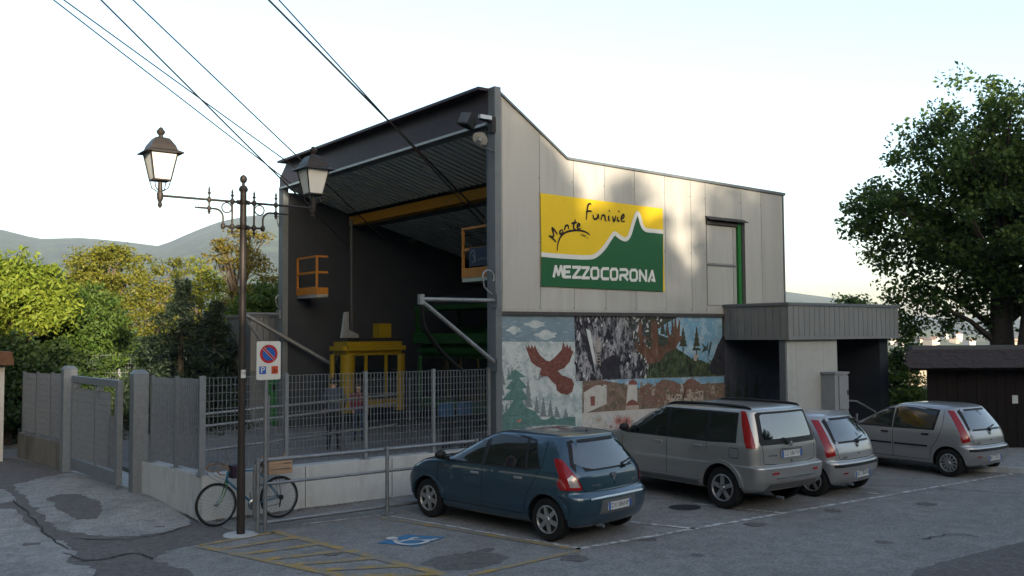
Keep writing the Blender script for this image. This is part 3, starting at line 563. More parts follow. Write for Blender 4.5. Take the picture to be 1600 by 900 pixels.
# gate posts and sliding leaf
def gatepost(Y, wpx, ztop, label):
    p = fence_line_pt(Y); t = thing('gate_post', (p.x, p.y, 0), label, 'gate post', 'galvanised gate posts'); h = .13
    q = MB(); q.box((p.x-h, p.y-h, 0), (p.x+h, p.y+h, ztop)); q.build('shaft', 'galvanised', t)
    q = MB(); q.add([(p.x-h-.01, p.y-h-.01, ztop+.002), (p.x+h+.01, p.y-h-.01, ztop+.002), (p.x+h+.01, p.y+h+.01, ztop+.002), (p.x-h-.01, p.y+h+.01, ztop+.002), (p.x-h*.6, p.y-h*.6, ztop+.07), (p.x+h*.6, p.y-h*.6, ztop+.07), (p.x+h*.6, p.y+h*.6, ztop+.07), (p.x-h*.6, p.y+h*.6, ztop+.07)], [(0, 1, 5, 4), (1, 2, 6, 5), (2, 3, 7, 6), (3, 0, 4, 7), (4, 5, 6, 7), (3, 2, 1, 0)]); q.build('cap', 'galvanised', t)
gatepost(20.98, 10, 2.30, 'square galvanised gate post at the end of the weathered wall')
gatepost(17.45, 10, 2.30, 'square galvanised gate post beside the paler concrete wall')
g0, g1 = fence_line_pt(20.55)+Vector((-.05, 0, 0)), fence_line_pt(17.72)+Vector((-.22, 0, 0)); gd_ = (g1-g0).normalized(); gn = Vector((-gd_.y, gd_.x, 0)); GL = (g1-g0).length
gt = thing('gate_leaf', (g0.x, g0.y, .2), 'galvanised framed gate leaf standing slightly ajar between square posts', 'gate')
def gbox(u0, u1, z0, z1, th=.05, off=0): c = g0+gd_*((u0+u1)/2)+gn*off; b = MB(); b.obox((c.x, c.y, (z0+z1)/2), gd_, gn, (0, 0, 1), (u1-u0)/2, th, (z1-z0)/2); return b
GZ0, GZ1 = .30, 2.18
for u0, u1, z0, z1 in ((0, .1, GZ0, GZ1), (GL-.13, GL, GZ0, GZ1), (.101, GL-.131, GZ1-.13, GZ1), (.101, GL-.131, GZ0, GZ0+.22)): gbox(u0, u1, z0, z1).build('frame_member', 'galvanised', gt)
gbox(GL*.52-.025, GL*.52+.025, GZ0+.221, GZ1-.131, .03).build('upright', 'galvanised', gt)
for u0, u1, ztop in ((.12, GL*.52-.04, GZ1-.24), (GL*.52+.04, GL*.80, GZ1-.24), (GL*.80, GL-.15, GZ1-.66)): a = g0+gd_*u0; c = g0+gd_*u1; grating(a, c, GZ0+.24, ztop).build('grating_panel', 'galvanised', gt)
for u, z, hh in ((GL*.47, GZ1-.18, .2), (GL*.86, GZ1-.62, .26)): gbox(u-.07, u+.07, z-hh, z+hh*.9, .004, .058).build('notice', 'sign_plate', gt); gbox(u-.035, u+.035, z-hh*.45, z+hh*.45, .003, .068).build('notice_print', 'line_yellow' if u < 1.7 else 'sign_red', gt)
gbox(GL-.10, GL-.06, .16, .295, .02).build('drop_bolt', 'galvanised', gt)
for u in (.2, GL*.58): gbox(u, u+.09, GZ1-.235, GZ1-.15, .05).build('clamp', 'alu', gt)
q = MB(); q.prism([fence_line_pt(17.35)+Vector((.0, 0, .0)), fence_line_pt(20.9)+Vector((0, 0, 0)), fence_line_pt(20.9)+Vector((1.2, 0, 0)), fence_line_pt(17.35)+Vector((1.2, 0, 0))], (0, 0, .215)); struct(q.build('threshold', 'concrete'))
# ramp railing inside the yard
Yr = 19.6; rr = thing('ramp_railing', (8, Yr, FL), 'galvanised tube railing of the ramp behind the grating fence', 'railing')
for (a, c) in (((322, 647), (446, 634)), ((322, 666), (446, 651)), ((322, 704), (446, 687))):
    A1, B1 = onY(*a, Yr), onY(*c, Yr); d = B1-A1; q = MB(); q.tube([A1-d*.15, B1+d*1.6], .028, 8); q.build('rail', 'galvanised_rail', rr, smooth=60)
for x in (6.4, 8.2, 10.0, 11.8): q = MB(); q.tube([(x, Yr, FL), (x, Yr, 1.5+.07*(x-6))], .026, 8); q.build('post', 'galvanised_rail', rr, smooth=60)
# tubular guard rail by the parking bay
gy = 13.62
def gpt(px, py): return onY(px, py, gy)
gr = thing('guard_rail', (5.8, gy, 0), 'grey tube guard rail with two rails in front of the low wall', 'railing')
a0 = gpt(398, 720); top = gpt(602, 702).z; mid = gpt(602, 736).z; low = .14; xl, xr_ = gpt(398, 760).x, 9.6
rc = .14
q = MB(); q.tube([(xr_, gy, top)]+arc((xl+rc, gy, top-rc), rc, math.pi/2, math.pi, (1, 0, 0), (0, 0, 1), 6)+arc((xl+rc, gy, low+rc), rc, math.pi, 1.5*math.pi, (1, 0, 0), (0, 0, 1), 6)+[(xr_, gy, low)], .03, 10); q.build('loop_rail', 'galvanised_rail', gr, smooth=60)
q = MB(); q.tube([(xl+.02, gy, mid), (xr_, gy, mid)], .024, 10); q.build('middle_rail', 'galvanised_rail', gr, smooth=60)
for x in (gpt(410, 800).x-.1, gpt(602, 800).x, 9.55): q = MB(); q.tube([(x, gy-.062, .02), (x, gy-.062, top+.05)], .032, 10); q.lathe([(.12, 0), (.12, .012)], (x, gy-.062, .025), n=12); q.build('post', 'galvanised_rail', gr, smooth=60)
# ================================================================== MURAL
mu = thing('mural', (XP+.1, YW, .4), 'painted mural with red eagle, cave, tree stump and village on the station wall', 'mural')
def mp(c, crop=(770, 480, 4.5), off=0.0):
    p = onY(crop[0]+c[0]/crop[2], crop[1]+c[1]/crop[2], YW-.004-off); return p
A7 = (770, 480, 4.5); A8 = (940, 480, 4.5)
def shape(pts, m, lvl, crop=A7, name='painted_shape'):
    b = MB(); b.poly([mp(p, crop, lvl*.0015) for p in pts]); return b.build(name, m, mu)
def pm(name, c, var=.38, sc=5., d=None, ds=3., dl=(.5, .6), st=(1, 1, 1)):
    g_ = sum(c)/3; c = tuple(x+(g_-x)*.18+.012 for x in c); mat(name, c, .85, var=var, scale=sc, dirt=d, dscale=ds, dlim=dl, stretch=st)
pm('mu_sky', (.16, .255, .33), .18, 3, (.36, .43, .46), 1.6, (.56, .72)); pm('mu_mist', (.50, .57, .58), .15, 4, (.24, .33, .36), 2.2, (.47, .66))
pm('mu_red', (.17, .048, .034), .45, 12, (.25, .13, .10), 7, (.58, .7)); pm('mu_teal', (.075, .20, .19), .25, 6, (.2, .33, .32), 3, (.58, .75)); pm('mu_tree', (.17, .22, .235), .3, 9)
pm('mu_rock', (.30, .31, .34), .3, 9, (.022, .022, .035), 4.2, (.44, .54), (1, 1, .45)); pm('mu_dark', (.018, .018, .03), .5, 6); pm('mu_white', (.55, .6, .62), .1)
pm('mu_wood', (.14, .065, .035), .4, 7, (.06, .03, .018), 5, (.5, .68), (1, 1, .4)); pm('mu_forest', (.03, .045, .028), .4, 8, (.07, .085, .06), 5); pm('mu_grass', (.05, .085, .03), .4, 12, (.016, .026, .014), 5, (.46, .6), (1, 1, .5))
pm('mu_blue', (.12, .33, .50), .2, 3, (.5, .6, .66), 2.2, (.46, .68)); pm('mu_fir', (.045, .05, .022), .5, 16); pm('mu_village', (.22, .15, .11), .35, 8, (.11, .1, .075), 5, (.46, .6)); pm('mu_roof', (.22, .065, .05), .25, 9)
pm('mu_house', (.40, .33, .27), .2, 9, (.24, .2, .17), 7, (.55, .65)); pm('mu_cream', (.50, .49, .46), .15, 5, (.33, .3, .27), 3, (.55, .7)); pm('mu_pink', (.43, .16, .14), .25, 12); pm('mu_hill', (.17, .085, .06), .3, 8, (.23, .14, .11), 6)
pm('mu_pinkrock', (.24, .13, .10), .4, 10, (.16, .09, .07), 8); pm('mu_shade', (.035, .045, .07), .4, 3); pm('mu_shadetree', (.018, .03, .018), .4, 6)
shape([(35, 50), (580, 50), (580, 245), (35, 245)], 'mu_sky', 0); shape([(35, 243), (585, 243), (585, 517), (630, 517), (630, 820), (1400, 820), (1400, 1100), (35, 1100)], 'mu_mist', 0.5)
for c, rx, ry in (((300, 120), 70, 24), ((375, 195), 75, 30), ((150, 160), 50, 24), ((120, 265), 70, 20)):
    shape([(c[0]+rx*math.cos(a)*(1+.22*math.sin(5*a+c[0])), c[1]+ry*math.sin(a)*(1+.25*math.cos(4*a))) for a in np.linspace(0, 6.1, 22)], 'mu_mist', 1)
def fir(x, y0, y1, wd, m, lvl, crop=A7):
    n = 5; L_ = []; R2 = []
    for i in range(n):
        t = i/n; ya = y0+(y1-y0)*t; yb = y0+(y1-y0)*(t+1/n); L_ += [(x-wd*(t*.7), ya), (x-wd*(t+1.25/n), yb)]; R2 += [(x+wd*(t*.7), ya), (x+wd*(t+1.25/n), yb)]
    shape(L_+R2[::-1], m, lvl, crop)
for x, y0, y1, wd in ((65, 420, 545, 26), (112, 432, 500, 16), (135, 410, 470, 14), (248, 495, 705, 32), (68, 550, 620, 18), (66, 670, 740, 17), (96, 670, 730, 15), (308, 622, 745, 24), (355, 628, 770, 27), (405, 645, 770, 24), (450, 695, 775, 27), (513, 708, 785, 25)): fir(x, y0, y1, wd, 'mu_tree', 1.5)
shape([(155, 435), (232, 490), (186, 496), (246, 566), (205, 574), (258, 655), (208, 655), (225, 700), (300, 735), (345, 790), (380, 790), (420, 765), (450, 788), (540, 770), (580, 770), (590, 1000), (45, 1000), (45, 780), (110, 715), (145, 655), (62, 655), (128, 580), (88, 574), (140, 508), (92, 512)], 'mu_teal', 2.2)
shape([(230, 265), (240, 305), (272, 388), (302, 412), (342, 432), (328, 468), (318, 515), (345, 490), (385, 486), (420, 526), (444, 545), (450, 585), (480, 608), (528, 617), (560, 592), (572, 540), (556, 505), (522, 490), (482, 478), (458, 446), (500, 430), (540, 385), (566, 312), (552, 300), (545, 268), (534, 290), (524, 255), (512, 285), (495, 240), (484, 300), (442, 346), (402, 380), (376, 376), (330, 336), (306, 292), (296, 262), (288, 290), (272, 264), (264, 292), (252, 262), (246, 288)], 'mu_red', 3)
shape([(330, 468), (318, 517), (336, 500), (345, 484)], 'mu_tree', 3.5); shape([(188, 785), (165, 800), (185, 812), (207, 798)], 'mu_pink', 3)
# cave panel
shape([(572, 52), (1100, 58), (1120, 300), (1090, 505), (585, 520)], 'mu_rock', 1)
shape([(655, 150), (684, 162), (716, 335), (724, 408), (706, 380)], 'mu_white', 2.5); shape([(600, 60), (640, 130), (655, 160), (706, 385), (730, 520), (680, 510), (690, 420), (625, 230), (625, 180)], 'mu_dark', 2)
shape([(785, 370), (840, 335), (880, 340), (905, 500), (770, 505), (745, 420)], 'mu_dark', 2)
for i in range(9): shape([(722, 225+i*21), (752, 227+i*21), (752, 232+i*21), (722, 230+i*21)], 'mu_house', 2.8)
for x in (720, 750): shape([(x, 222), (x+4, 222), (x+8, 412), (x+4, 412)], 'mu_house', 2.8)
for c, rx, ry in (((600, 380), 26, 44), ((648, 350), 24, 48), ((655, 450), 42, 60), ((608, 475), 30, 42), ((745, 150), 22, 70), ((810, 250), 24, 90), ((610, 140), 28, 40), ((905, 130), 26, 60), ((860, 100), 20, 45)):
    shape([(c[0]+rx*math.cos(a)*(1+.15*math.sin(4*a+c[1])), c[1]+ry*math.sin(a)*(1+.12*math.cos(3*a+c[0]))) for a in np.linspace(0, 6.0, 16)], 'mu_rock', 2.9)
# stump panel (second crop)
shape([(150, 60), (860, 66), (860, 480), (270, 500), (310, 400), (250, 330), (190, 250), (200, 120)], 'mu_forest', 2, A8)
shape([(545, 66), (845, 74), (850, 250), (760, 400), (690, 380), (600, 350), (530, 290), (500, 230), (400, 190), (395, 150), (520, 75)], 'mu_blue', 2.4, A8)
for x, y0, y1, wd in ((430, 80, 190, 20), (462, 85, 200, 18), (500, 75, 200, 16), (385, 75, 170, 16)): fir(x, y0, y1, wd, 'mu_forest', 2.7, A8)
for x, y0, y1, wd in ((573, 135, 275, 30), (668, 130, 305, 30)): fir(x, y0, y1, wd, 'mu_fir', 2.8, A8); shape([(x-4, y1-5), (x+4, y1-5), (x+5, y1+60), (x-4, y1+60)], 'mu_fir', 2.8, A8)
shape([(520, 292), (560, 310), (640, 365), (700, 372), (760, 400), (860, 420), (860, 482), (280, 498), (320, 420), (420, 360), (470, 330)], 'mu_grass', 3, A8)
shape([(850, 200), (815, 270), (790, 340), (760, 420), (770, 470), (866, 478), (866, 200)], 'mu_dark', 3.4, A8)
shape([(700, 250), (718, 285), (700, 325), (740, 300), (770, 330), (745, 295), (755, 240), (735, 280)], 'mu_forest', 3.2, A8); shape([(765, 240), (776, 248), (760, 320), (745, 360), (752, 300)], 'mu_forest', 3.2, A8)
shape([(350, 95), (392, 95), (395, 200), (400, 260), (432, 285), (470, 250), (462, 190), (455, 125), (464, 125), (478, 190), (500, 205), (495, 130), (484, 85), (490, 82), (508, 150), (515, 75), (524, 75), (530, 160), (545, 92), (552, 92), (550, 200), (575, 205), (545, 245), (520, 290), (450, 325), (410, 385), (330, 400), (300, 345), (250, 310), (234, 260), (240, 235), (262, 270), (270, 262), (255, 190), (262, 130), (270, 100), (284, 105), (282, 170), (300, 255), (330, 290), (352, 285), (348, 190)], 'mu_wood', 4, A8)
shape([(290, 200), (335, 220), (332, 235), (300, 222)], 'mu_wood', 4, A8); shape([(392, 128), (436, 130), (436, 140), (392, 140)], 'mu_wood', 4, A8); shape([(648, 345), (660, 318), (668, 335), (690, 340), (672, 355), (668, 378), (650, 378)], 'mu_house', 4, A8)
# village frieze
shape([(-135, 518), (0, 512), (862, 482), (866, 690), (430, 708), (0, 735), (-135, 745)], 'mu_village', 4.4, A8)
shape([(0, 514), (140, 508), (860, 486), (862, 530), (700, 540), (640, 500), (560, 545), (500, 515), (440, 505), (380, 560), (330, 530), (270, 570), (160, 540)], 'mu_blue', 4.7, A8)
shape([(270, 690), (280, 560), (330, 540), (360, 570), (400, 530), (430, 505), (470, 540), (500, 520), (560, 560), (600, 510), (640, 495), (690, 545), (700, 600), (560, 620), (430, 690)], 'mu_hill', 5, A8)
shape([(185, 545), (250, 545), (252, 690), (172, 690)], 'mu_cream', 5.2, A8); shape([(188, 545), (190, 525), (215, 506), (245, 520), (250, 545)], 'mu_roof', 5.4, A8)
shape([(170, 692), (262, 688), (262, 720), (170, 724)], 'mu_house', 5.4, A8); shape([(165, 693), (190, 660), (215, 648), (245, 660), (264, 688)], 'mu_roof', 5.6, A8)
for x, y, wd, ht in ((475, 612, 90, 78), (600, 580, 30, 110), (632, 598, 34, 85), (672, 588, 44, 75), (440, 660, 24, 40), (575, 640, 30, 50)):
    shape([(x, y), (x+wd, y-3), (x+wd, y+ht-4), (x, y+ht)], 'mu_house', 5.2, A8); shape([(x-6, y), (x+wd*.5, y-18), (x+wd+6, y-3)], 'mu_hill', 5.4, A8)
    for i in range(max(1, int(wd//20))): shape([(x+6+i*20, y+12), (x+14+i*20, y+12), (x+14+i*20, y+28), (x+6+i*20, y+28)], 'mu_dark' if i % 2 else 'mu_hill', 5.6, A8)
for i in range(16):
    x = 290+i*35+random.uniform(-8, 8); y = 560+random.uniform(-22, 30); shape([(x-14, y+60), (x-10, y+8), (x, y-14), (x+9, y+6), (x+14, y+60)], ('mu_hill', 'mu_pinkrock', 'mu_house')[i % 3], 5.1, A8)
shape([(640, 600), (730, 545), (800, 540), (800, 680), (655, 745), (640, 745)], 'mu_cream', 5, A7); shape([(685, 628), (718, 625), (718, 692), (690, 694)], 'mu_roof', 5.4, A7); shape([(640, 560), (700, 545), (790, 515), (840, 530), (800, 545), (730, 548), (640, 590)], 'mu_hill', 5.3, A7)
shape([(630, 745), (1195, 705), (1250, 690), (1250, 860), (630, 860)], 'mu_cream', 4.3, A7)
def flower(x, y, r, m, n, crop):
    for k in range(n): a = 6.283*k/n+.2; shape([(x+r*.12*math.cos(a+1.4), y+r*.12*math.sin(a+1.4)), (x+r*math.cos(a), y+r*math.sin(a)), (x+r*.12*math.cos(a-1.4), y+r*.12*math.sin(a-1.4))], m, 5.5+.2*(k % 2), crop)
flower(745, 790, 38, 'mu_house', 12, A7); flower(120, 800, 55, 'mu_pink', 14, A8); flower(178, 805, 62, 'mu_pink', 14, A8); flower(65, 840, 20, 'mu_roof', 8, A8)
shape([(862, 230), (1300, 230), (1300, 900), (862, 900)], 'mu_shade', .6, A8)  # mural under the canopy: its shade is put into these dark colours
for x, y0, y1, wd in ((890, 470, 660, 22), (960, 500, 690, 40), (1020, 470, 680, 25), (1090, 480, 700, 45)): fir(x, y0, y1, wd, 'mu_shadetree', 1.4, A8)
def dabs(n, box, mats, lvl, crop, lx=(8, 26), ly=(3, 9), ang=.4, inside=None):
    bs = {m_: MB() for m_ in mats}
    for i in range(n):
        x, y = random.uniform(box[0], box[2]), random.uniform(box[1], box[3])
        if inside and not inside(x, y): continue
        a = random.gauss(0, ang); L_, W_ = random.uniform(*lx)/2, random.uniform(*ly)/2; c_, s_ = math.cos(a), math.sin(a); m_ = random.choice(mats); l_ = lvl+random.random()*.35
        P = [(-1, .0), (-.6, -.8), (.2, -1), (.8, -.7), (1, .1), (.5, .9), (-.4, 1)]; bs[m_].poly([mp((x+c_*u*L_-s_*v*W_, y+s_*u*L_+c_*v*W_), crop, l_*.0015) for u, v in P])
    for m_, b_ in bs.items():
        if b_.v: b_.build('brush_strokes', m_, mu, kind='stuff')
pm('mu_ochre', (.27, .20, .12), .3); pm('mu_mist2', (.40, .47, .49), .2); pm('mu_mist3', (.30, .37, .40), .2); pm('mu_rust', (.26, .10, .075), .2); pm('mu_rust2', (.13, .035, .026), .2); pm('mu_teal2', (.11, .27, .25), .2); pm('mu_teal3', (.05, .14, .14), .2)
pm('mu_grass2', (.10, .13, .05), .3); pm('mu_wood2', (.24, .13, .08), .3); pm('mu_sky2', (.24, .33, .40), .2); pm('mu_stone', (.46, .47, .5), .2); pm('mu_stone2', (.10, .105, .13), .3)
dabs(260, (40, 245, 580, 800), ['mu_mist2', 'mu_mist3', 'mu_white'], .9, A7, (14, 40), (6, 16), .8); dabs(90, (40, 55, 570, 240), ['mu_sky2', 'mu_sky'], .55, A7, (20, 60), (5, 12), .2)
dabs(130, (100, 500, 300, 1000), ['mu_teal2', 'mu_teal3'], 2.5, A7, (10, 34), (4, 9), .5, lambda x, y: abs(x-165) < (y-440)*.28)
dabs(34, (250, 320, 360, 430), ['mu_rust', 'mu_rust2'], 3.3, A7, (16, 40), (3, 6), .3, lambda x, y: abs((y-300)-(x-230)*.75) < 22); dabs(34, (400, 300, 550, 440), ['mu_rust', 'mu_rust2'], 3.3, A7, (16, 40), (3, 6), .3, lambda x, y: abs((440-y)-(x-420)*1.0) < 28); dabs(40, (440, 490, 565, 610), ['mu_rust', 'mu_rust2'], 3.3, A7, (14, 34), (3, 6), .9, lambda x, y: math.hypot(x-508, y-552) < 52)
dabs(420, (580, 60, 1090, 505), ['mu_stone2', 'mu_stone2', 'mu_dark', 'mu_stone', 'mu_rock', 'mu_rock', 'mu_stone2'], 3.05, A7, (5, 16), (14, 46), .3, lambda x, y: not (770 < x < 905 and 350 < y < 505) and not (655 < x < 755 and 150 < y < 420))
dabs(380, (300, 330, 860, 490), ['mu_grass', 'mu_grass2', 'mu_dark', 'mu_fir'], 3.1, A8, (3, 7), (14, 40), .25, lambda x, y: y > 400 or (x > 440 and y > 345+abs(x-560)*.12))
dabs(120, (200, 70, 420, 320), ['mu_forest', 'mu_dark', 'mu_fir', 'mu_stone'], 2.2, A8, (6, 22), (8, 26), .7); dabs(80, (590, 80, 840, 330), ['mu_blue', 'mu_blue', 'mu_sky2'], 2.5, A8, (18, 50), (6, 14), .3)
dabs(70, (250, 110, 545, 390), ['mu_wood2', 'mu_rust2'], 4.3, A8, (3, 7), (22, 60), .25, lambda x, y: (348 < x < 392 and y < 300) or (300 < x < 430 and 290 < y < 390))
dabs(520, (-130, 530, 860, 720), ['mu_pinkrock', 'mu_hill', 'mu_pinkrock', 'mu_village', 'mu_village', 'mu_ochre', 'mu_grass2', 'mu_ochre'], 5.15, A8, (6, 20), (6, 22), .6, lambda x, y: y < 735-x*.055-12 and not (-128 < x < 42 and y > 548) and not (162 < x < 270))
dabs(120, (630, 760, 1230, 860), ['mu_mist2', 'mu_cream', 'mu_mist3'], 4.5, A7, (14, 40), (6, 16), .6)
# ================================================================== SIGN BOARD
CR = (840, 290, 1080/210)
def sp_(c, off=0.0): return onY(CR[0]+c[0]/CR[2], CR[1]+c[1]/CR[2], YW-.035-off)
sb = thing('sign_board', sp_((530, 850)), 'large yellow and green MEZZOCORONA sign board on the grey cladding', 'sign')
TL, TR, BR, BL = (25, 60), (1005, 185), (1022, 852), (38, 808)
q = MB(); q.prism([sp_(p) for p in (TL, TR, BR, BL)], (0, .03, 0)); q.build('panel', 'sign_yellow', sb)
curve = smooth_line([Vector((*p, 0)) for p in ((30, 553), (200, 568), (400, 577), (470, 560), (535, 500), (585, 425), (620, 385), (660, 412), (705, 432), (738, 400), (770, 300), (790, 240), (802, 222), (818, 245), (840, 320), (870, 355), (920, 363), (1009, 372))], 6)
cp = [(p.x, p.y) for p in curve]
q = MB(); v = [sp_((x, y), .003) for x, y in cp]; w2 = [sp_((x, 808+(x-38)*.0447 if x > 38 else 808), .003) for x, y in cp]; n = len(cp); q.add(v+w2, [(i, i+1, n+i+1, n+i) for i in range(n-1)]); q.build('green_field', 'sign_green', sb)
q = MB(); q.add(*ribbon([sp_(p, .006) for p in cp], .095, (0, 1, 0))); q.build('white_band', 'sign_white', sb)
def strokes(sts, wd, m, name, off=.007):
    b = MB()
    for k, s_ in enumerate(sts):
        P = smooth_line([sp_(p, off+.0006*k) for p in s_], 5); n_ = len(P); b.add(*ribbon(P, [wd*(.55+.6*math.sin(math.pi*min(1, (i+1.5)/(n_+1)))) for i in range(n_)], (0, 1, 0)))
    b.build(name, m, sb)
strokes([[(392, 275), (397, 215), (405, 160), (420, 145), (432, 152)], [(388, 212), (412, 205), (436, 207)], [(445, 235), (455, 268), (478, 262), (488, 232), (492, 268)], [(510, 278), (520, 240), (540, 245), (545, 275), (556, 282)], [(572, 240), (570, 270), (582, 284)], [(574, 205), (580, 198)], [(602, 245), (615, 288), (630, 240)], [(645, 250), (645, 280), (660, 284)], [(650, 212), (658, 203)], [(672, 272), (695, 252), (690, 232), (674, 255), (680, 288), (703, 286)]], .042, 'sign_black', 'lettering')
strokes([[(90, 402), (118, 420), (150, 455)], [(92, 405), (130, 405), (117, 340), (150, 378), (160, 395)], [(195, 352), (178, 372), (185, 390), (203, 375), (198, 352)], [(216, 360), (225, 325), (245, 322), (250, 352)], [(305, 272), (290, 320), (295, 350), (308, 350)], [(272, 305), (318, 296)], [(322, 335), (340, 318), (330, 305), (318, 328), (325, 348), (348, 342)]], .042, 'sign_black', 'lettering')
strokes([[(157, 525), (165, 460), (190, 405), (235, 372), (300, 360), (360, 364), (400, 380), (420, 397)]], .04, 'sign_black', 'arch_stroke')
strokes([[(345, 385), (352, 392), (350, 400), (356, 402)], [(362, 390), (360, 402), (368, 405), (370, 394), (362, 390)], [(376, 396), (374, 408), (382, 411), (384, 400), (376, 396)], [(388, 398), (394, 400)], [(392, 416), (396, 422), (402, 420), (408, 428)]], .012, 'sign_black', 'small_lettering')
LET = {'M': [[(0, 0), (.22, 1), (.5, .15), (.78, 1), (1, 0)]], 'E': [[(1, 1), (0, 1), (0, 0), (1, 0)], [(0, .5), (.85, .5)]], 'Z': [[(0, 1), (1, 1), (0, 0), (1, 0)]], 'O': [[(.2, 1), (.8, 1), (1, .8), (1, .2), (.8, 0), (.2, 0), (0, .2), (0, .8), (.2, 1), (.4, 1)]], 'C': [[(1, 1), (.2, 1), (0, .8), (0, .2), (.2, 0), (1, 0)]], 'R': [[(0, 1), (.8, 1), (1, .85), (1, .6), (.8, .45), (.1, .45)], [(.0, 0), (0, .42)], [(.45, .45), (1, 0)]], 'N': [[(0, 0), (0, 1), (1, 0), (1, 1)]], 'A': [[(0, 0), (.6, 1), (1, 0)], [(.55, .12), (.95, .12)]]}
q = MB(); xs_ = [130, 215, 285, 360, 432, 515, 588, 665, 745, 822, 893]; xe = [205, 262, 345, 412, 488, 568, 640, 722, 798, 872, 940]
for k, chh in enumerate('MEZZOCORONA'):
    for i_, s_ in enumerate(LET[chh]):
        P = [sp_((xs_[k]+(xe[k]-xs_[k])*u, (730+(xs_[k]-130)*.05)-(82)*v_), .0075+.0007*i_) for u, v_ in s_]
        for j in range(len(P)-1):                                      # mitred square-cut strokes
            d = (P[j+1]-P[j]).normalized()*.02; q.add(*ribbon([P[j]-d+Vector((0, -.0002*j, 0)), P[j+1]+d+Vector((0, -.0002*j, 0))], .062, (0, 1, 0)))
q.build('lettering', 'sign_white', sb)
# ================================================================== CABINS, CABLES, YARD THINGS
def cabin(name, label, m, x0, x1, y0, y1, z0, z1, mull, posts_y):
    t = thing(name, ((x0+x1)/2, (y0+y1)/2, z0), label, 'cable car'); e = .16
    q = MB(); q.box((x0+.05, y0+.05, z0), (x1-.05, y1-.05, z0+.25)); q.build('floor_pan', m, t)
    bm = bmesh.new(); bmesh.ops.create_cube(bm, size=1); bmesh.ops.scale(bm, verts=bm.verts, vec=(x1-x0+.1, y1-y0+.1, .38)); bmesh.ops.translate(bm, verts=bm.verts, vec=((x0+x1)/2, (y0+y1)/2, z1-.19)); bmesh.ops.bevel(bm, geom=bm.edges[:], offset=.13, segments=4, affect='EDGES')
    q = MB(); q.add([v.co.copy() for v in bm.verts], [tuple(v.index for v in f.verts) for f in bm.faces]); bm.free(); q.build('roof_shell', m, t, smooth=40)
    for (x, y, r) in ((x0+.12, y0+.12, .2), (x1-.12, y0+.12, .14), (x0+.05, y1-.1, .09), (x1-.1, y1-.1, .1)): q = MB(); q.lathe([(r, z0-.1), (r, z1-.36)], (x, y, 0), n=14); q.build('corner_post', m, t, smooth=40)
    for i in range(1, mull): x = x0+(x1-x0)*i/mull; q = MB(); q.box((x-.04, y0, z0+.25), (x+.04, y0+.06, z1-.38)); q.build('mullion', m, t)
    q = MB(); q.box((x0+.3, y0+.005, z0+.251), (x1-.3, y0+.045, z0+.85)); q.build('side_panel', 'black_plastic', t)
    q = MB(); q.box((x0+.25, y0+.05, z0+.852), (x1-.2, y0+.06, z1-.382)); q.box((x0+.04, y0+.3, z0+.3), (x0+.05, y1-.2, z1-.382)); q.build('window', 'dark_glass', t)
    q = MB(); q.box((x0+.5, y0+.2, z1+.002), (x1, y1-.1, z1+.1)); q.build('roof_frame', 'black_plastic', t)
    q = MB(); q.box((x0+1.2, y0+.3, z1+.102), (x1-.3, y1-.3, z1+.5)); q.build('roof_box', m, t)
    return t
k0_ = onz(540, 640, .95); cz0, cz1 = .95, onX(540, 534, k0_.x).z
yc = cabin('yellow_cable_car', 'yellow cable car cabin parked inside the dark station', 'cabin_yellow', k0_.x, onY(634, 560, k0_.y).x, k0_.y, min(YL-.2, onX(515, 560, k0_.x).y), cz0, cz1, 3, 2)
hp_ = onY(537, 528, k0_.y+.4); ht = onY(549, 368, k0_.y+.4)
q = MB(); q.tube([hp_+Vector((.25, 0, -.05)), Vector((ht.x, ht.y, ht.z)), Vector((ht.x, ht.y, 6.2))], .04, 10); q.build('hanger_arm', 'trim_dark', yc, smooth=60)
q = MB(); q.prism([hp_+Vector((-.1, -.1, 0)), hp_+Vector((.42, -.1, 0)), hp_+Vector((.4, -.1, .1)), hp_+Vector((.12, -.1, .22)), hp_+Vector((.1, -.1, .72)), hp_+Vector((-.0, -.1, .7)), hp_+Vector((-.06, -.1, .25))], (0, .12, 0)); q.build('hanger_foot', 'alu', yc)
g_ = onX(652, 500, 14.2); gb = onX(652, 560, 14.2)
gc = cabin('green_cable_car', 'green framed cable car cabin in shadow behind the right pillar', 'cabin_green', 14.2, 17.4, YW+1.0, g_.y, .9, 2.7, 3, 2)
q = MB(); zt = onY(700, 493, 17.0).z
for x in (14.25, 15.6, 17): q.box((x, g_.y-.1, 2.71), (x+.08, g_.y-.02, 3.75))
q.box((14.1, YW+1, 3.66), (17.3, g_.y, 3.78)); q.box((14.05, YW+1.0, 2.72), (14.2, g_.y, 3.0)); q.box((14.06, YW+1.2, 3.0), (14.14, YW+1.28, 3.66)); q.box((14.06, g_.y-.2, 3.0), (14.14, g_.y-.12, 3.66)); q.build('upper_frame', 'cabin_green', gc)
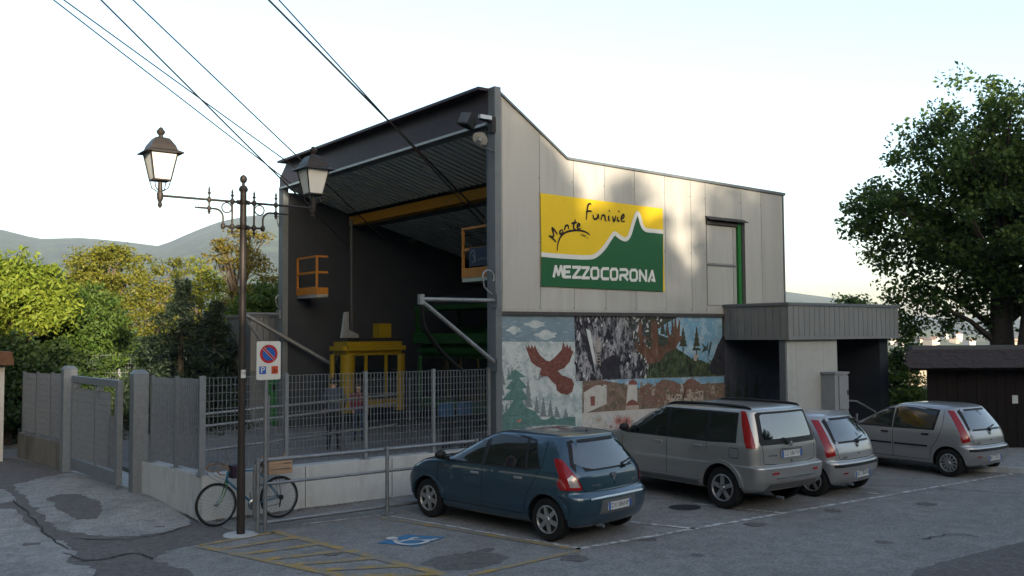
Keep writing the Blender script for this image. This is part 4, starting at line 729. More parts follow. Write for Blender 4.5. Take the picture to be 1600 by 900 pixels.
for i, (px, py) in enumerate(((698, 640), (726, 638))):
    p = onY(px, py, 17.2); t = thing('plastic_box', (p.x, p.y, p.z-.25), ('blue plastic box on a dark stand, the one farther from the right pillar', 'blue plastic box on a dark stand, the one closer to the right pillar')[i], 'box', 'blue boxes behind the fence')
    q = MB(); q.prism([(p.x-.12, p.y-.12, p.z-.15), (p.x+.12, p.y-.12, p.z-.15), (p.x+.12, p.y+.12, p.z-.15), (p.x-.12, p.y+.12, p.z-.15)], (0, 0, .26)); q.build('tub', 'blue_plastic', t); q = MB(); q.box((p.x-.14, p.y-.14, p.z+.111), (p.x+.14, p.y+.14, p.z+.14)); q.build('rim', 'blue_plastic', t)
    q = MB(); q.box((p.x-.09, p.y-.09, FL), (p.x+.09, p.y+.09, p.z-.151)); q.build('stand', 'black_plastic', t)
# haul ropes and track ropes running out of the station up to the mountain
for i, (a, c, Y, r, lab) in enumerate((((420, 0), (757, 340), 17.6, .022, 'thick dark track rope crossing the fascia toward the right pillar'), ((436, 0), (757, 353), 17.6, .015, 'thin haul rope beside the thick rope at the right pillar'), ((208, 0), (605, 378), 22.6, .017, 'thin bright rope ending deep inside the station'),
                                      ((158, 0), (545, 385), 23.2, .020, 'thick dark rope passing behind the right lantern'), ((84, 0), (455, 287), 24.0, .016, 'thin rope reaching the top of the left pillar'), ((100, 0), (470, 268), 23.4, .016, 'thin rope crossing another rope above the lantern'))):
    A1, B1 = onY(*a, Y), onY(*c, Y); d = A1-B1; far = A1+d*9; q = MB(); P = [B1.lerp(far, t)+Vector((0, 0, -2.4*t*(1-t)*(0 if t < .12 else 0))) for t in np.linspace(0, 1, 24)]; q.tube(P, r, 6); tag(q.build('cable', 'black_rubber', smooth=60), lab, 'cable', 'cable car ropes')
# small pillar with copper roof at the very left
p = onz(0, 722, .17); t = thing('wayside_pillar', (p.x-.35, p.y, .1), 'pale plastered pillar with brown copper roof edge by the drive', 'pillar')
q = MB(); q.box((p.x-.8, p.y-.1, .05), (p.x+.04, p.y+.6, onY(0, 572, p.y).z)); q.build('shaft', 'house_white', t)
zz = onY(10, 570, p.y).z; q = MB(); q.box((p.x-.95, p.y-.3, zz+.002), (onY(22, 560, p.y-.3).x, p.y+.8, zz+.16)); q.box((p.x-.95, p.y-.27, zz+.162), (onY(22, 560, p.y-.3).x-.03, p.y+.8, zz+.3)); q.build('roof_edge', mat('copper_brown', (.16, .085, .05), .5, .4), t)
# wooden hut
hb = onz(1452, 700, .13); hr = Vector((rt0.x, rt0.y, 0)); hf = Vector((fw.x, fw.y, 0)).normalized()
ht_ = thing('wooden_hut', hb, 'dark wooden hut with shingle roof and zinc ridge beside the right pavement', 'hut')
D0 = (hb-CAMP).dot(hf)
def hpt(px, py, back=0.0): d = ray(px, py); return CAMP+d*((D0+back)/Vector((d.x, d.y, 0)).dot(hf))
zE = hpt(1450, 574).z; zR = hpt(1425, 546, 1.1).z
for i in range(26):
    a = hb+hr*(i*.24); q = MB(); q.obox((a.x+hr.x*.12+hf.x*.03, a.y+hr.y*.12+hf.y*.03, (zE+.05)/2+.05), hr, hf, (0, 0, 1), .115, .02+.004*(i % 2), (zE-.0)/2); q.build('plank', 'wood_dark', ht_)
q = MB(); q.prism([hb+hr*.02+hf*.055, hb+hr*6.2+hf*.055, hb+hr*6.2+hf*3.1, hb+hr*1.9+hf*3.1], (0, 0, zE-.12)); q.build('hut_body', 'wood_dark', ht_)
sl0 = hpt(1415, 572, -.4); 
for row in range(5):
    for i in range(34):
        t0 = row/5; a = hb+hr*(-.52+.72*t0+i*.205)+hf*(-.4+1.5*t0); z = zE-.02+(zR-zE)*t0; d = (hf*1.5+Vector((0, 0, zR-zE))).normalized(); n_ = d.cross(hr); n_ = n_ if n_.z > 0 else -n_
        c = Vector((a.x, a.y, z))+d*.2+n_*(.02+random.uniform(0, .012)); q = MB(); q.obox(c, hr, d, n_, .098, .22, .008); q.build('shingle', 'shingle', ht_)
q = MB(); a = hb+hr*.08+hf*1.12; q.obox(Vector((a.x, a.y, zR+.03))+hr*3.5, hr, hf, (0, 0, 1), 3.5, .12, .07); q.build('ridge_cap', 'zinc', ht_)
def rb(u, v, z): c_ = hb+hr*u+hf*v; return (c_.x, c_.y, z)
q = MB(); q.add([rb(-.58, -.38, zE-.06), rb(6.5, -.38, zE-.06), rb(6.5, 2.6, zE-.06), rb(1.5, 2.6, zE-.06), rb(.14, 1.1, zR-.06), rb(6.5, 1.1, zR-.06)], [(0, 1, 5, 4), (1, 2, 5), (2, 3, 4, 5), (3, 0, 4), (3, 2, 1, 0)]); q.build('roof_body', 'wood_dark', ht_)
nt_ = hpt(1586, 624, -.03); q = MB(); q.obox(nt_, hr, hf, (0, 0, 1), .07, .004, .1); q.build('paper_notice', 'sign_plate', ht_)
# ================================================================== LAMP POST
LP = onz(376, 838, 0); LY = LP.y
lp = thing('street_lamp', (LP.x, LY, 0), 'brown cast iron street lamp with two square lanterns on scrolled arms', 'street lamp')
zt = onY(376, 297, LY).z; PX = LP.x
q = MB(); q.lathe([(.062, .02), (.062, .9), (.058, 1.0), (.052, 1.6), (.049, zt-.3), (.047, zt-.02), (.062, zt-.018), (.07, zt+.02), (.05, zt+.06), (.022, zt+.075), (.022, zt+.11), (.045, zt+.13), (.056, zt+.17), (.045, zt+.21), (.012, zt+.235)], (PX, LY, 0), n=18); q.build('post', 'lamp_iron', lp, smooth=35)
q = MB(); q.lathe([(.26, .02), (.25, .036), (.1, .04)], (PX, LY, 0), n=14); q.build('footing', 'concrete', lp)
q = MB(); q.box((PX-.035, LY-.060, 2.35), (PX+.035, LY-.050, 2.47)); q.build('number_sticker', 'sign_plate', lp)
v, f = textmesh('18', .07); q = MB(); q.add([(PX+a, LY-.0615, 2.42+c) for a, c, _ in v], f); q.build('lamp_number', 'sign_black', lp)
def bead(b, x, z, r): b.lathe([(r*.5, -r*1.2), (r, -r*.6), (r, r*.6), (r*.5, r*1.2)], (x, LY, z), n=8)
def finial(b, x, z, s_): b.lathe([(.012, 0), (.03, .02*s_), (.012, .045*s_), (.02, .07*s_), (.004, .12*s_)], (x, LY, z), (0, 0, s_), 8)
xa_l = onY(250, 312, LY).x; xa_r = onY(489, 325, LY).x; zA = onY(376, 316, LY).z; zA2 = onY(376, 355, LY).z
for sgn, xe in ((-1, xa_l), (1, xa_r)):
    b = MB(); b.tube([(PX, LY, zA), (xe, LY, zA)], .018, 8)
    x1 = PX+sgn*.17; x2 = PX+sgn*.33; x3 = PX+sgn*.52
    b.tube([(x1, LY, zA2-.12), (x1, LY, zA+.08)], .016, 8); finial(b, x1, zA+.07, 1); finial(b, x1, zA2-.1, -1)
    b.tube([(PX, LY, zA2), (x2-sgn*.02, LY, zA2)], .016, 8); bead(b, x1, zA2, .036); bead(b, x1, zA, .036); bead(b, x2-sgn*.02, zA2, .036); finial(b, x2-sgn*.02, zA2-.03, -1)
    b.tube([(x2-sgn*.02, LY, zA2)]+arc((x2+sgn*.1, LY, zA2+.13), .12, math.pi, math.pi/2, (sgn, 0, 0), (0, 0, 1), 6)+[(x3+sgn*.16, LY, zA2+.25)], .015, 8)
    b.lathe([(.004, .06), (.015, .04), (.01, .02), (.018, 0)], (x3+sgn*.16, LY, zA2+.25), (sgn, 0, 0), 8)
    b.tube([(x3, LY, zA2+.16), (x3, LY, zA+.1)], .014, 8); bead(b, x3, zA, .034); bead(b, x3, zA2+.25, .03); finial(b, x3, zA+.08, 1); finial(b, x3, zA2+.18, -1)
    b.tube(arc(((x1+x2)/2+sgn*.005, LY, zA-.1), .075, 0, 2*math.pi, (1, 0, 0), (0, 0, 1), 18)[:-1], .010, 6, closed=True)
    for z in (zA, zA2): b.lathe([(.07, -.03), (.075, 0), (.07, .03)], (PX, LY, z), n=14); b.lathe([(.03, 0), (.035, .03), (.02, .05)], (PX+sgn*.06, LY, z), (sgn, 0, 0), 8)
    arm = b.build('arm', 'lamp_iron', lp, smooth=40)
    # lantern
    z0 = zA; b = MB(); b.lathe([(.008, -.18), (.03, -.15), (.035, -.12), (.02, -.1), (.03, -.08), (.045, -.04), (.045, .04), (.03, .05), (.035, .08), (.028, .2)], (xe, LY, z0), n=12); ln = b.build('lantern', 'lamp_iron', lp, smooth=40)
    b = MB(); zb, ztop = z0+.22, z0+.60; hb_, htp = .115, .185
    for sx, sy in ((-1, -1), (1, -1), (1, 1), (-1, 1)): b.bar((xe+sx*hb_, LY+sy*hb_, zb), (xe+sx*htp, LY+sy*htp, ztop), .016, .016); b.tube([(xe+sx*.03, LY+sy*.03, z0+.06), (xe+sx*.09, LY+sy*.09, z0+.11), (xe+sx*hb_, LY+sy*hb_, zb)], .008, 6)
    for k in range(4):
        c4 = [(-1, -1), (1, -1), (1, 1), (-1, 1)]; s0, s1 = c4[k], c4[(k+1) % 4]; b.bar((xe+s0[0]*hb_, LY+s0[1]*hb_, zb), (xe+s1[0]*hb_, LY+s1[1]*hb_, zb), .018, .02)
    b.build('cage', 'lamp_iron', ln)
    for k in range(4):
        c4 = [(-1, -1), (1, -1), (1, 1), (-1, 1)]; s0, s1 = c4[k], c4[(k+1) % 4]; b = MB(); i_ = .006
        P = [Vector((xe+s0[0]*(hb_-i_), LY+s0[1]*(hb_-i_), zb)), Vector((xe+s1[0]*(hb_-i_), LY+s1[1]*(hb_-i_), zb)), Vector((xe+s1[0]*(htp-i_), LY+s1[1]*(htp-i_), ztop)), Vector((xe+s0[0]*(htp-i_), LY+s0[1]*(htp-i_), ztop))]
        c = sum(P, Vector())/4; b.prism(P, (Vector((xe, LY, c.z))-c).normalized()*.004); b.build('pane', 'frosted', ln)
    b = MB(); lv = [(.26, ztop), (.255, ztop+.015), (.19, ztop+.05), (.165, ztop+.12), (.10, ztop+.22), (.05, ztop+.24)]
    b.lathe([(r*1.414, z) for r, z in lv], (xe, LY, 0), n=4, rot=math.pi/4); b.build('hood', 'lamp_iron', ln)
    b = MB(); b.lathe([(.04, ztop+.24), (.03, ztop+.27), (.055, ztop+.30), (.062, ztop+.33), (.035, ztop+.36), (.03, ztop+.375), (.008, ztop+.39)], (xe, LY, 0), n=12); b.build('finial', 'lamp_iron', ln, smooth=40)
# ================================================================== NO-PARKING SIGN
SP = onz(411, 834, 0); SY = SP.y; ns = thing('parking_sign', (SP.x, SY, 0), 'white no parking sign plate on a grey tube post by the guard rail', 'road sign')
ztp = onY(419, 534, SY).z; q = MB(); q.tube([(SP.x+.03, SY, .02), (SP.x+.03, SY, ztp-.05)], .03, 12); q.build('post', 'galvanised_rail', ns, smooth=60)
s0, s1 = onY(400.5, 594, SY-.04), onY(438.5, 533, SY-.04); sw, shh = s1.x-s0.x, s1.z-s0.z
def rrect(x0, z0, x1, z1, r, y, n=5):
    out = []
    for cx, cz, a in ((x1-r, z1-r, 0), (x0+r, z1-r, 90), (x0+r, z0+r, 180), (x1-r, z0+r, 270)): out += [(cx+r*math.cos(R_(a+90*i/n)), y, cz+r*math.sin(R_(a+90*i/n))) for i in range(n+1)]
    return out
q = MB(); q.prism(rrect(s0.x, s0.z, s1.x, s1.z, .03, SY-.045), (0, .012, 0)); pl = q.build('plate', 'sign_plate', ns)
cx, cz = (s0.x+s1.x)/2, s0.z+shh*.67; rr_ = sw*.37
def disc(r, y, m, name): q = MB(); q.poly([(cx+r*math.cos(k*.2618), y, cz+r*math.sin(k*.2618)) for k in range(24)]); q.build(name, m, pl)
disc(rr_, SY-.048, 'sign_red', 'red_ring'); disc(rr_*.72, SY-.051, 'sign_blue', 'blue_disc')
q = MB(); q.add(*ribbon([Vector((cx-rr_*.62, SY-.0535, cz+rr_*.62)), Vector((cx+rr_*.62, SY-.0535, cz-rr_*.62))], rr_*.28, (0, 1, 0))); q.build('bar_edge', 'sign_plate', pl); q = MB(); q.add(*ribbon([Vector((cx-rr_*.62, SY-.056, cz+rr_*.62)), Vector((cx+rr_*.62, SY-.056, cz-rr_*.62))], rr_*.2, (0, 1, 0))); q.build('red_bar', 'sign_red', pl)
for k, (u, m_) in enumerate(((.25, 'sign_blue'), (.75, 'sign_orange'))):
    hx = s0.x+sw*u; hz = s0.z+shh*.25; h_ = sw*.14; q = MB(); q.poly(rrect(hx-h_, hz-h_*1.1, hx+h_, hz+h_*1.1, .01, SY-.048)); q.build('symbol_square', m_, pl)
    if k == 0: v, f = textmesh('P', .13); q = MB(); q.add([(hx+a, SY-.051, hz+c) for a, c, _ in v], f); q.build('letter', 'sign_white', pl)
    else:
        q = MB(); q.add(*ribbon([Vector((hx+.022*math.cos(a)-.004, SY-.051, hz-.016+.024*math.sin(a))) for a in np.linspace(2.2, 6.6, 10)], .009, (0, 1, 0))); q.add(*ribbon([Vector((hx-.01, SY-.052, hz+.04)), Vector((hx-.006, SY-.052, hz)), Vector((hx+.02, SY-.052, hz)), Vector((hx+.03, SY-.052, hz-.03))], .01, (0, 1, 0))); q.build('wheelchair_mark', 'sign_black', pl)
# ================================================================== BICYCLE
BF, BR_ = onz(338, 822, .03), onz(437, 808, .03); by = (BF.y+BR_.y)/2; bd = (BR_-BF); bd.z = 0; WB = bd.length; bd.normalize(); bn = Vector((-bd.y, bd.x, 0))
bk = thing('bicycle', BF, 'old blue and green bicycle leaning at the concrete wall behind the lamp', 'bicycle')
lean = .06
def B(u, z, v=0.0): return Vector((BF.x, BF.y, .02))+bd*(u*WB/1.03)+bn*(v+z*lean)+Vector((0, 0, z))
mat('bike_blue', (.02, .13, .24), .35, var=.2, coat=.3); mat('bike_green', (.015, .13, .05), .35, var=.2, coat=.3); mat('chrome', (.55, .56, .57), .2, .9, var=.1); mat('bag_purple', (.035, .02, .04), .8)
RW = .335
def bwheel(u):
    h = MB(); c = B(u, RW); ax = (bn+Vector((0, 0, 0))).normalized(); e1 = bd; e2 = (Vector((0, 0, 1))+bn*lean).normalized()
    h.lathe([(.02, -.05), (.028, -.03), (.015, 0), (.028, .03), (.02, .05)], c, bn, 10); o = h.build('wheel', 'chrome', bk, smooth=40)
    t = MB(); t.tube([c+e1*(RW-.016)*math.cos(a)+e2*(RW-.016)*math.sin(a) for a in np.linspace(0, 2*math.pi, 41)[:-1]], .016, 8, closed=True); t.build('tyre', 'black_rubber', o, smooth=60)
    t = MB(); t.tube([c+e1*(RW-.04)*math.cos(a)+e2*(RW-.04)*math.sin(a) for a in np.linspace(0, 2*math.pi, 41)[:-1]], .012, 6, closed=True); t.build('rim', 'chrome', o, smooth=60)
    t = MB()
    for k in range(28): a = 2*math.pi*k/28; a2 = a+(.35 if k % 2 else -.35); s_ = .03 if k % 4 < 2 else -.03; t.tube([c+bn*s_+e1*.022*math.cos(a2)+e2*.022*math.sin(a2), c+e1*(RW-.045)*math.cos(a)+e2*(RW-.045)*math.sin(a)], .0013, 4)
    t.build('spokes', 'chrome', o, kind='stuff')
bwheel(0); bwheel(1.03)
HT, HB, BBp, ST = (.20, .82), (.165, .67), (.585, .28), (.70, .80)
q = MB(); q.tube([B(*HT), B(*ST)], .015, 8); q.tube([B(HB[0], HB[1]+.03), B(*BBp)], .017, 8); q.tube([B(*BBp), B(*ST), B(.712, .84)], .016, 8); q.tube([B(*HT), B(*HB)], .02, 8)
for v in (-.055, .055): q.tube([B(*BBp, v*.6), B(1.03, RW, v)], .009, 6); q.tube([B(ST[0], ST[1]-.03, v*.3), B(1.03, RW, v)], .008, 6)
q.build('frame', 'bike_blue', bk, smooth=60)
q = MB(); q.lathe([(.022, -.02), (.022, .02)], B(*HB), Vector((0, 0, 1)), 8)
for v in (-.045, .045): q.tube(smooth_line([B(HB[0], HB[1]-.01, v), B(.13, .52, v), B(.075, .40, v), B(0, RW, v)], 4), .010, 6)
q.build('fork', 'bike_green', bk, smooth=60)
q = MB(); q.tube([B(*HT), B(.21, .87), B(.14, .93)], .013, 8)
for v in (-1, 1): q.tube(smooth_line([B(.14, .93), B(.13, .935, .13*v), B(.10, .93, .2*v), B(.0, .925, .21*v), B(-.05, .87, .21*v), B(0, .82, .21*v), B(.06, .815, .21*v)], 5), .011, 6)
q.build('handlebar', mat('bar_tape', (.28, .16, .09), .7), bk, smooth=60)
q = MB(); q.tube(smooth_line([B(.1, .95, .1), B(-.04, .98, .1), B(-.1, .80, .06), B(.1, .66, .03)], 6), .003, 5); q.tube(smooth_line([B(.1, .95, -.1), B(-.02, 1.0, -.1), B(-.06, .82, -.06), B(.14, .7, -.03)], 6), .003, 5); q.build('brake_cable', 'black_rubber', bk)
q = MB(); q.lathe([(.01, -.1), (.055, -.06), (.075, .02), (.07, .1), (.01, .13)], B(.72, .90), bd, 10); q.tube([B(.71, .8), B(.72, .88)], .012, 8)
for i_, v_ in enumerate(q.v): z = Vector(v_); q.v[i_] = (z.x, z.y, max(z.z, B(.7, .87).z) if i_ < 50 else z.z)
q.build('saddle', 'black_plastic', bk, smooth=50)
q = MB(); q.lathe([(.085, -.004), (.09, 0), (.085, .004)], B(.585, .28, -.05), bn, 20); q.tube([B(.585, .28, -.06), B(.60, .115, -.07)], .009, 6); q.tube([B(.585, .28, .06), B(.57, .445, .07)], .009, 6); q.box((B(.60, .11, -.1)-Vector((.04, .03, .01))), (B(.60, .11, -.1)+Vector((.04, .03, .01)))); q.build('crankset', 'chrome', bk, smooth=40)
q = MB(); q.lathe([(.10, -.002), (.10, .002)], B(.585, .28, -.043), bn, 20); q.build('chain_guard', 'bike_blue', bk)
q = MB(); q.tube([B(.585, .365, -.045), B(1.03, RW+.035, -.045)], .005, 4); q.tube([B(.585, .195, -.045), B(1.03, RW-.1, -.045), B(1.0, RW-.15, -.045)], .005, 4); q.lathe([(.045, -.015), (.035, .015)], B(1.03, RW, -.05), bn, 12); q.tube([B(1.03, RW-.03, -.05), B(1.01, RW-.15, -.05)], .012, 6); q.build('chain', 'black_plastic', bk)
q = MB()
for v in (-.06, .06): q.tube([B(.74, .72, v), B(1.18, .72, v)], .006, 6); q.tube([B(1.0, .72, v), B(1.03, RW, v)], .005, 6)
for u in (.8, .95, 1.15): q.tube([B(u, .722, -.06), B(u, .722, .06)], .005, 6)
q.build('luggage_rack', 'chrome', bk, smooth=60)
ct = thing('wooden_crate', B(1.0, .735), 'slatted wooden crate carried on the rear rack of the bicycle', 'crate')
for k in range(3):
    z = .755+k*.085
    for v in (-.14, .14): q = MB(); q.bar(B(.80, z, v), B(1.2, z, v), .008, .07, Vector((0, 0, 1))); q.build('slat', 'crate_wood', ct)
    for u in (.80, 1.2): q = MB(); q.bar(B(u, z, -.135), B(u, z, .135), .008, .07); q.build('slat', 'crate_wood', ct)
q = MB(); q.prism([B(.8, .728, -.135), B(1.2, .728, -.135), B(1.2, .728, .135), B(.8, .728, .135)], (0, 0, .008)); q.build('bottom', 'crate_wood', ct)
q = MB()
for u in (.81, 1.19):
    for v in (-.128, .128): q.bar(B(u, .74, v), B(u, 1.0, v), .02, .02, bd)
q.build('corner_post', 'crate_wood', ct)
q = MB(); P = [B(.23, .72, -.1), B(.42, .72, -.1), B(.42, .72, .1), B(.23, .72, .1)]; q.prism(P, Vector((0, 0, .16))); hbag = q.build('handlebar_bag', 'bag_purple'); tag(hbag, 'dark purple bag hung behind the bicycle handlebar', 'bag')
q = MB(); q.prism([p + Vector((0, 0, .162)) + (p-sum(P, Vector())/4)*.08 for p in P], Vector((0, 0, .03))); ORG[hbag] = hbag.location.copy(); q.build('flap', 'bag_purple', hbag)
# ================================================================== PEOPLE (behind the fence)
mat('jacket_blue', (.045, .06, .09), .85, var=.2); mat('trouser_dark', (.015, .017, .022), .9); mat('skin', (.42, .25, .18), .6, var=.1); mat('hair_dark', (.02, .014, .01), .7); mat('top_maroon', (.12, .02, .03), .85); mat('jeans', (.03, .06, .12), .9); mat('hair_brown', (.09, .05, .025), .7); mat('shoe', (.02, .018, .018), .7)
def person(loc, rz, h, tops, legs, hair, label, bend=0.0, arm=0.25):
    k = h/1.75; t = thing('person', loc, label, 'person', rz=rz)
    me = bpy.data.meshes.new('body'); V = []; E_ = []; Rr = []; M = {}
    def jv(n, p, r): M[n] = len(V); V.append(Vector(p)*k); Rr.append(r if isinstance(r, tuple) else (r, r))
    def je(a, b_): E_.append((M[a], M[b_]))
    jv('pel', (0, 0, .95), (.15, .115)); jv('waist', (.01, 0, 1.12), (.15, .11)); jv('chest', (.02+bend*.3, 0, 1.33), (.175, .125)); jv('neckb', (.02+bend*.6, 0, 1.48), (.08, .07)); jv('neck', (.03+bend*.8, 0, 1.53), .056); jv('head', (.05+bend, 0, 1.62), (.076, .088)); jv('crown', (.05+bend, 0, 1.695), (.06, .07))
    for a, c in (('pel', 'waist'), ('waist', 'chest'), ('chest', 'neckb'), ('neckb', 'neck'), ('neck', 'head'), ('head', 'crown')): je(a, c)
    jv('nose', (.145+bend, 0, 1.61), .012); je('head', 'nose')
    for s_, n in ((1, 'l'), (-1, 'r')):
        jv('ear'+n, (.05+bend, .085*s_, 1.615), .014); je('head', 'ear'+n)
        jv('hip'+n, (0, .095*s_, .90), .10); jv('knee'+n, (.03, .11*s_, .50), .062); jv('ank'+n, (-.01, .12*s_, .09), .045); jv('heel'+n, (-.02, .12*s_, .045), .042); jv('toe'+n, (.17, .135*s_, .035), .032)
        jv('sh'+n, (.02+bend*.5, .185*s_, 1.43), .068); jv('el'+n, (-.02+arm*.3, .25*s_, 1.15), .048); jv('wr'+n, (.08+arm*.8, .22*s_, .95+arm*.25), .032); jv('palm'+n, (.11+arm*.9, .215*s_, .88+arm*.28), (.022, .036))
        for a, c in (('pel', 'hip'+n), ('hip'+n, 'knee'+n), ('knee'+n, 'ank'+n), ('ank'+n, 'heel'+n), ('heel'+n, 'toe'+n), ('chest', 'sh'+n), ('sh'+n, 'el'+n), ('el'+n, 'wr'+n), ('wr'+n, 'palm'+n)): je(a, c)
        for i_ in range(4):
            bx_ = .115+arm*.9+.004*i_; by_ = .215*s_+(i_-1.5)*.019; bz = .85+arm*.28
            jv('f%d%s' % (i_, n), (bx_, by_, bz), .0095); jv('g%d%s' % (i_, n), (bx_+.018, by_, bz-.045+(.008 if i_ in (0, 3) else 0)), .0085); jv('h%d%s' % (i_, n), (bx_+.008, by_, bz-.075+(.01 if i_ in (0, 3) else 0)), .007); je('palm'+n, 'f%d%s' % (i_, n)); je('f%d%s' % (i_, n), 'g%d%s' % (i_, n)); je('g%d%s' % (i_, n), 'h%d%s' % (i_, n))
        jv('th'+n, (.15+arm*.9, .19*s_, .875+arm*.28), .0105); jv('tt'+n, (.165+arm*.9, .185*s_, .84+arm*.28), .009); je('palm'+n, 'th'+n); je('th'+n, 'tt'+n)
    me.from_pydata(V, E_, []); o = bpy.data.objects.new('body', me); COL.objects.link(o)
    md = o.modifiers.new('skin', 'SKIN'); sv = me.skin_vertices[0].data
    for i_, r in enumerate(Rr): sv[i_].radius = (r[0]*k, r[1]*k); sv[i_].use_root = (i_ == 0)
    sm = o.modifiers.new('sub', 'SUBSURF'); sm.levels = 2; sm.render_levels = 2
    dg = bpy.context.evaluated_depsgraph_get(); nm = bpy.data.meshes.new_from_object(o.evaluated_get(dg)); bpy.data.objects.remove(o)
    for m_ in ('skin', tops, legs, 'shoe'): nm.materials.append(MATS[m_])
    for p in nm.polygons:
        z = p.center.z/k; side = abs(p.center.y)/k
        p.material_index = 3 if z < .085 else 2 if (z < .98 and side < .2 and not (p.center.x/k > .1 and z > .8)) else 0 if (z > 1.5 or (side > .14 and z < .95+arm*.28 and z > .6)) else 1
        p.use_smooth = True
    o = bpy.data.objects.new('body', nm); COL.objects.link(o); o.parent = t
    hm = MB(); hc = Vector((.035+bend, 0, 1.655))*k
    vs_ = []; n1, n2 = 14, 9
    for j in range(n2):
        th = math.pi*.62*j/(n2-1)
        for i_ in range(n1): a = 2*math.pi*i_/n1; fr = 1 if math.cos(a) < .4 else max(.35, 1-(math.cos(a)-.4)*1.2); tt = th*fr; vs_.append(hc+Vector((math.sin(tt)*math.cos(a)*.108, math.sin(tt)*math.sin(a)*.098, math.cos(tt)*.112))*k)
    hm.add(vs_, [(j*n1+i_, j*n1+(i_+1) % n1, (j+1)*n1+(i_+1) % n1, (j+1)*n1+i_) for j in range(n2-1) for i_ in range(n1)]); hm.build('hair', hair, t, smooth=60)
    em = MB()
    for s_ in (-1, 1): em.lathe([(.004, -.003), (.010, 0), (.004, .004)], Vector((.128+bend, .032*s_, 1.635))*k, (1, 0, 0), 8)
    em.build('eyes', 'sign_black', t); em = MB(); em.obox(Vector((.132+bend, 0, 1.568))*k, (1, 0, 0), (0, 1, 0), (0, 0, 1), .004*k, .024*k, .005*k); em.build('mouth', 'top_maroon', t)
    return t
pm_ = onz(521, 704, FL); person((pm_.x, pm_.y, FL), R_(60), 1.68, 'jacket_blue', 'trouser_dark', 'hair_dark', 'person in slate blue jacket seen from behind at the fence, near the yellow cabin', arm=.18)
pm_ = onz(560, 688, FL); person((pm_.x, pm_.y, FL), R_(-110), 1.42, 'top_maroon', 'jeans', 'hair_brown', 'person in maroon top standing in the dark beside the yellow cabin', arm=.3)
# ================================================================== CARS
mat('tail_red', (.34, .012, .018), .12, var=.25, scale=30, coat=.6); mat('tail_clear', (.5, .45, .45), .15, .3, var=.2, scale=40, coat=.5); mat('head_clear', (.5, .52, .54), .1, .4, coat=.6)
mat('tyre', (.016, .016, .017), .85, var=.2, scale=20); mat('wheel_silver', (.42, .43, .44), .38, .6, var=.08); mat('well_black', (.006, .006, .006), .95); mat('plate_white', (.68, .7, .7), .35, var=.04); mat('plate_blue', (.03, .12, .42), .4)
mat('paint_blue', (.022, .066, .108), .3, .45, var=.05, scale=3, coat=1.0, spec=.5); mat('paint_champagne', (.42, .42, .41), .35, .55, var=.04, scale=3, coat=.8, spec=.5); mat('paint_silver', (.44, .44, .45), .36, .55, var=.04, scale=3, coat=.8, spec=.5); mat('bumper_grey', (.16, .165, .17), .5, .3, var=.08)
mat('car_glass', (.010, .012, .013), .02, var=.05, spec=1.0, coat=1.0); mat('side_glass', (.010, .012, .013), .03, var=.05, spec=.5); MATS['car_glass'].node_tree.nodes['Principled BSDF'].inputs['IOR'].default_value = 1.6
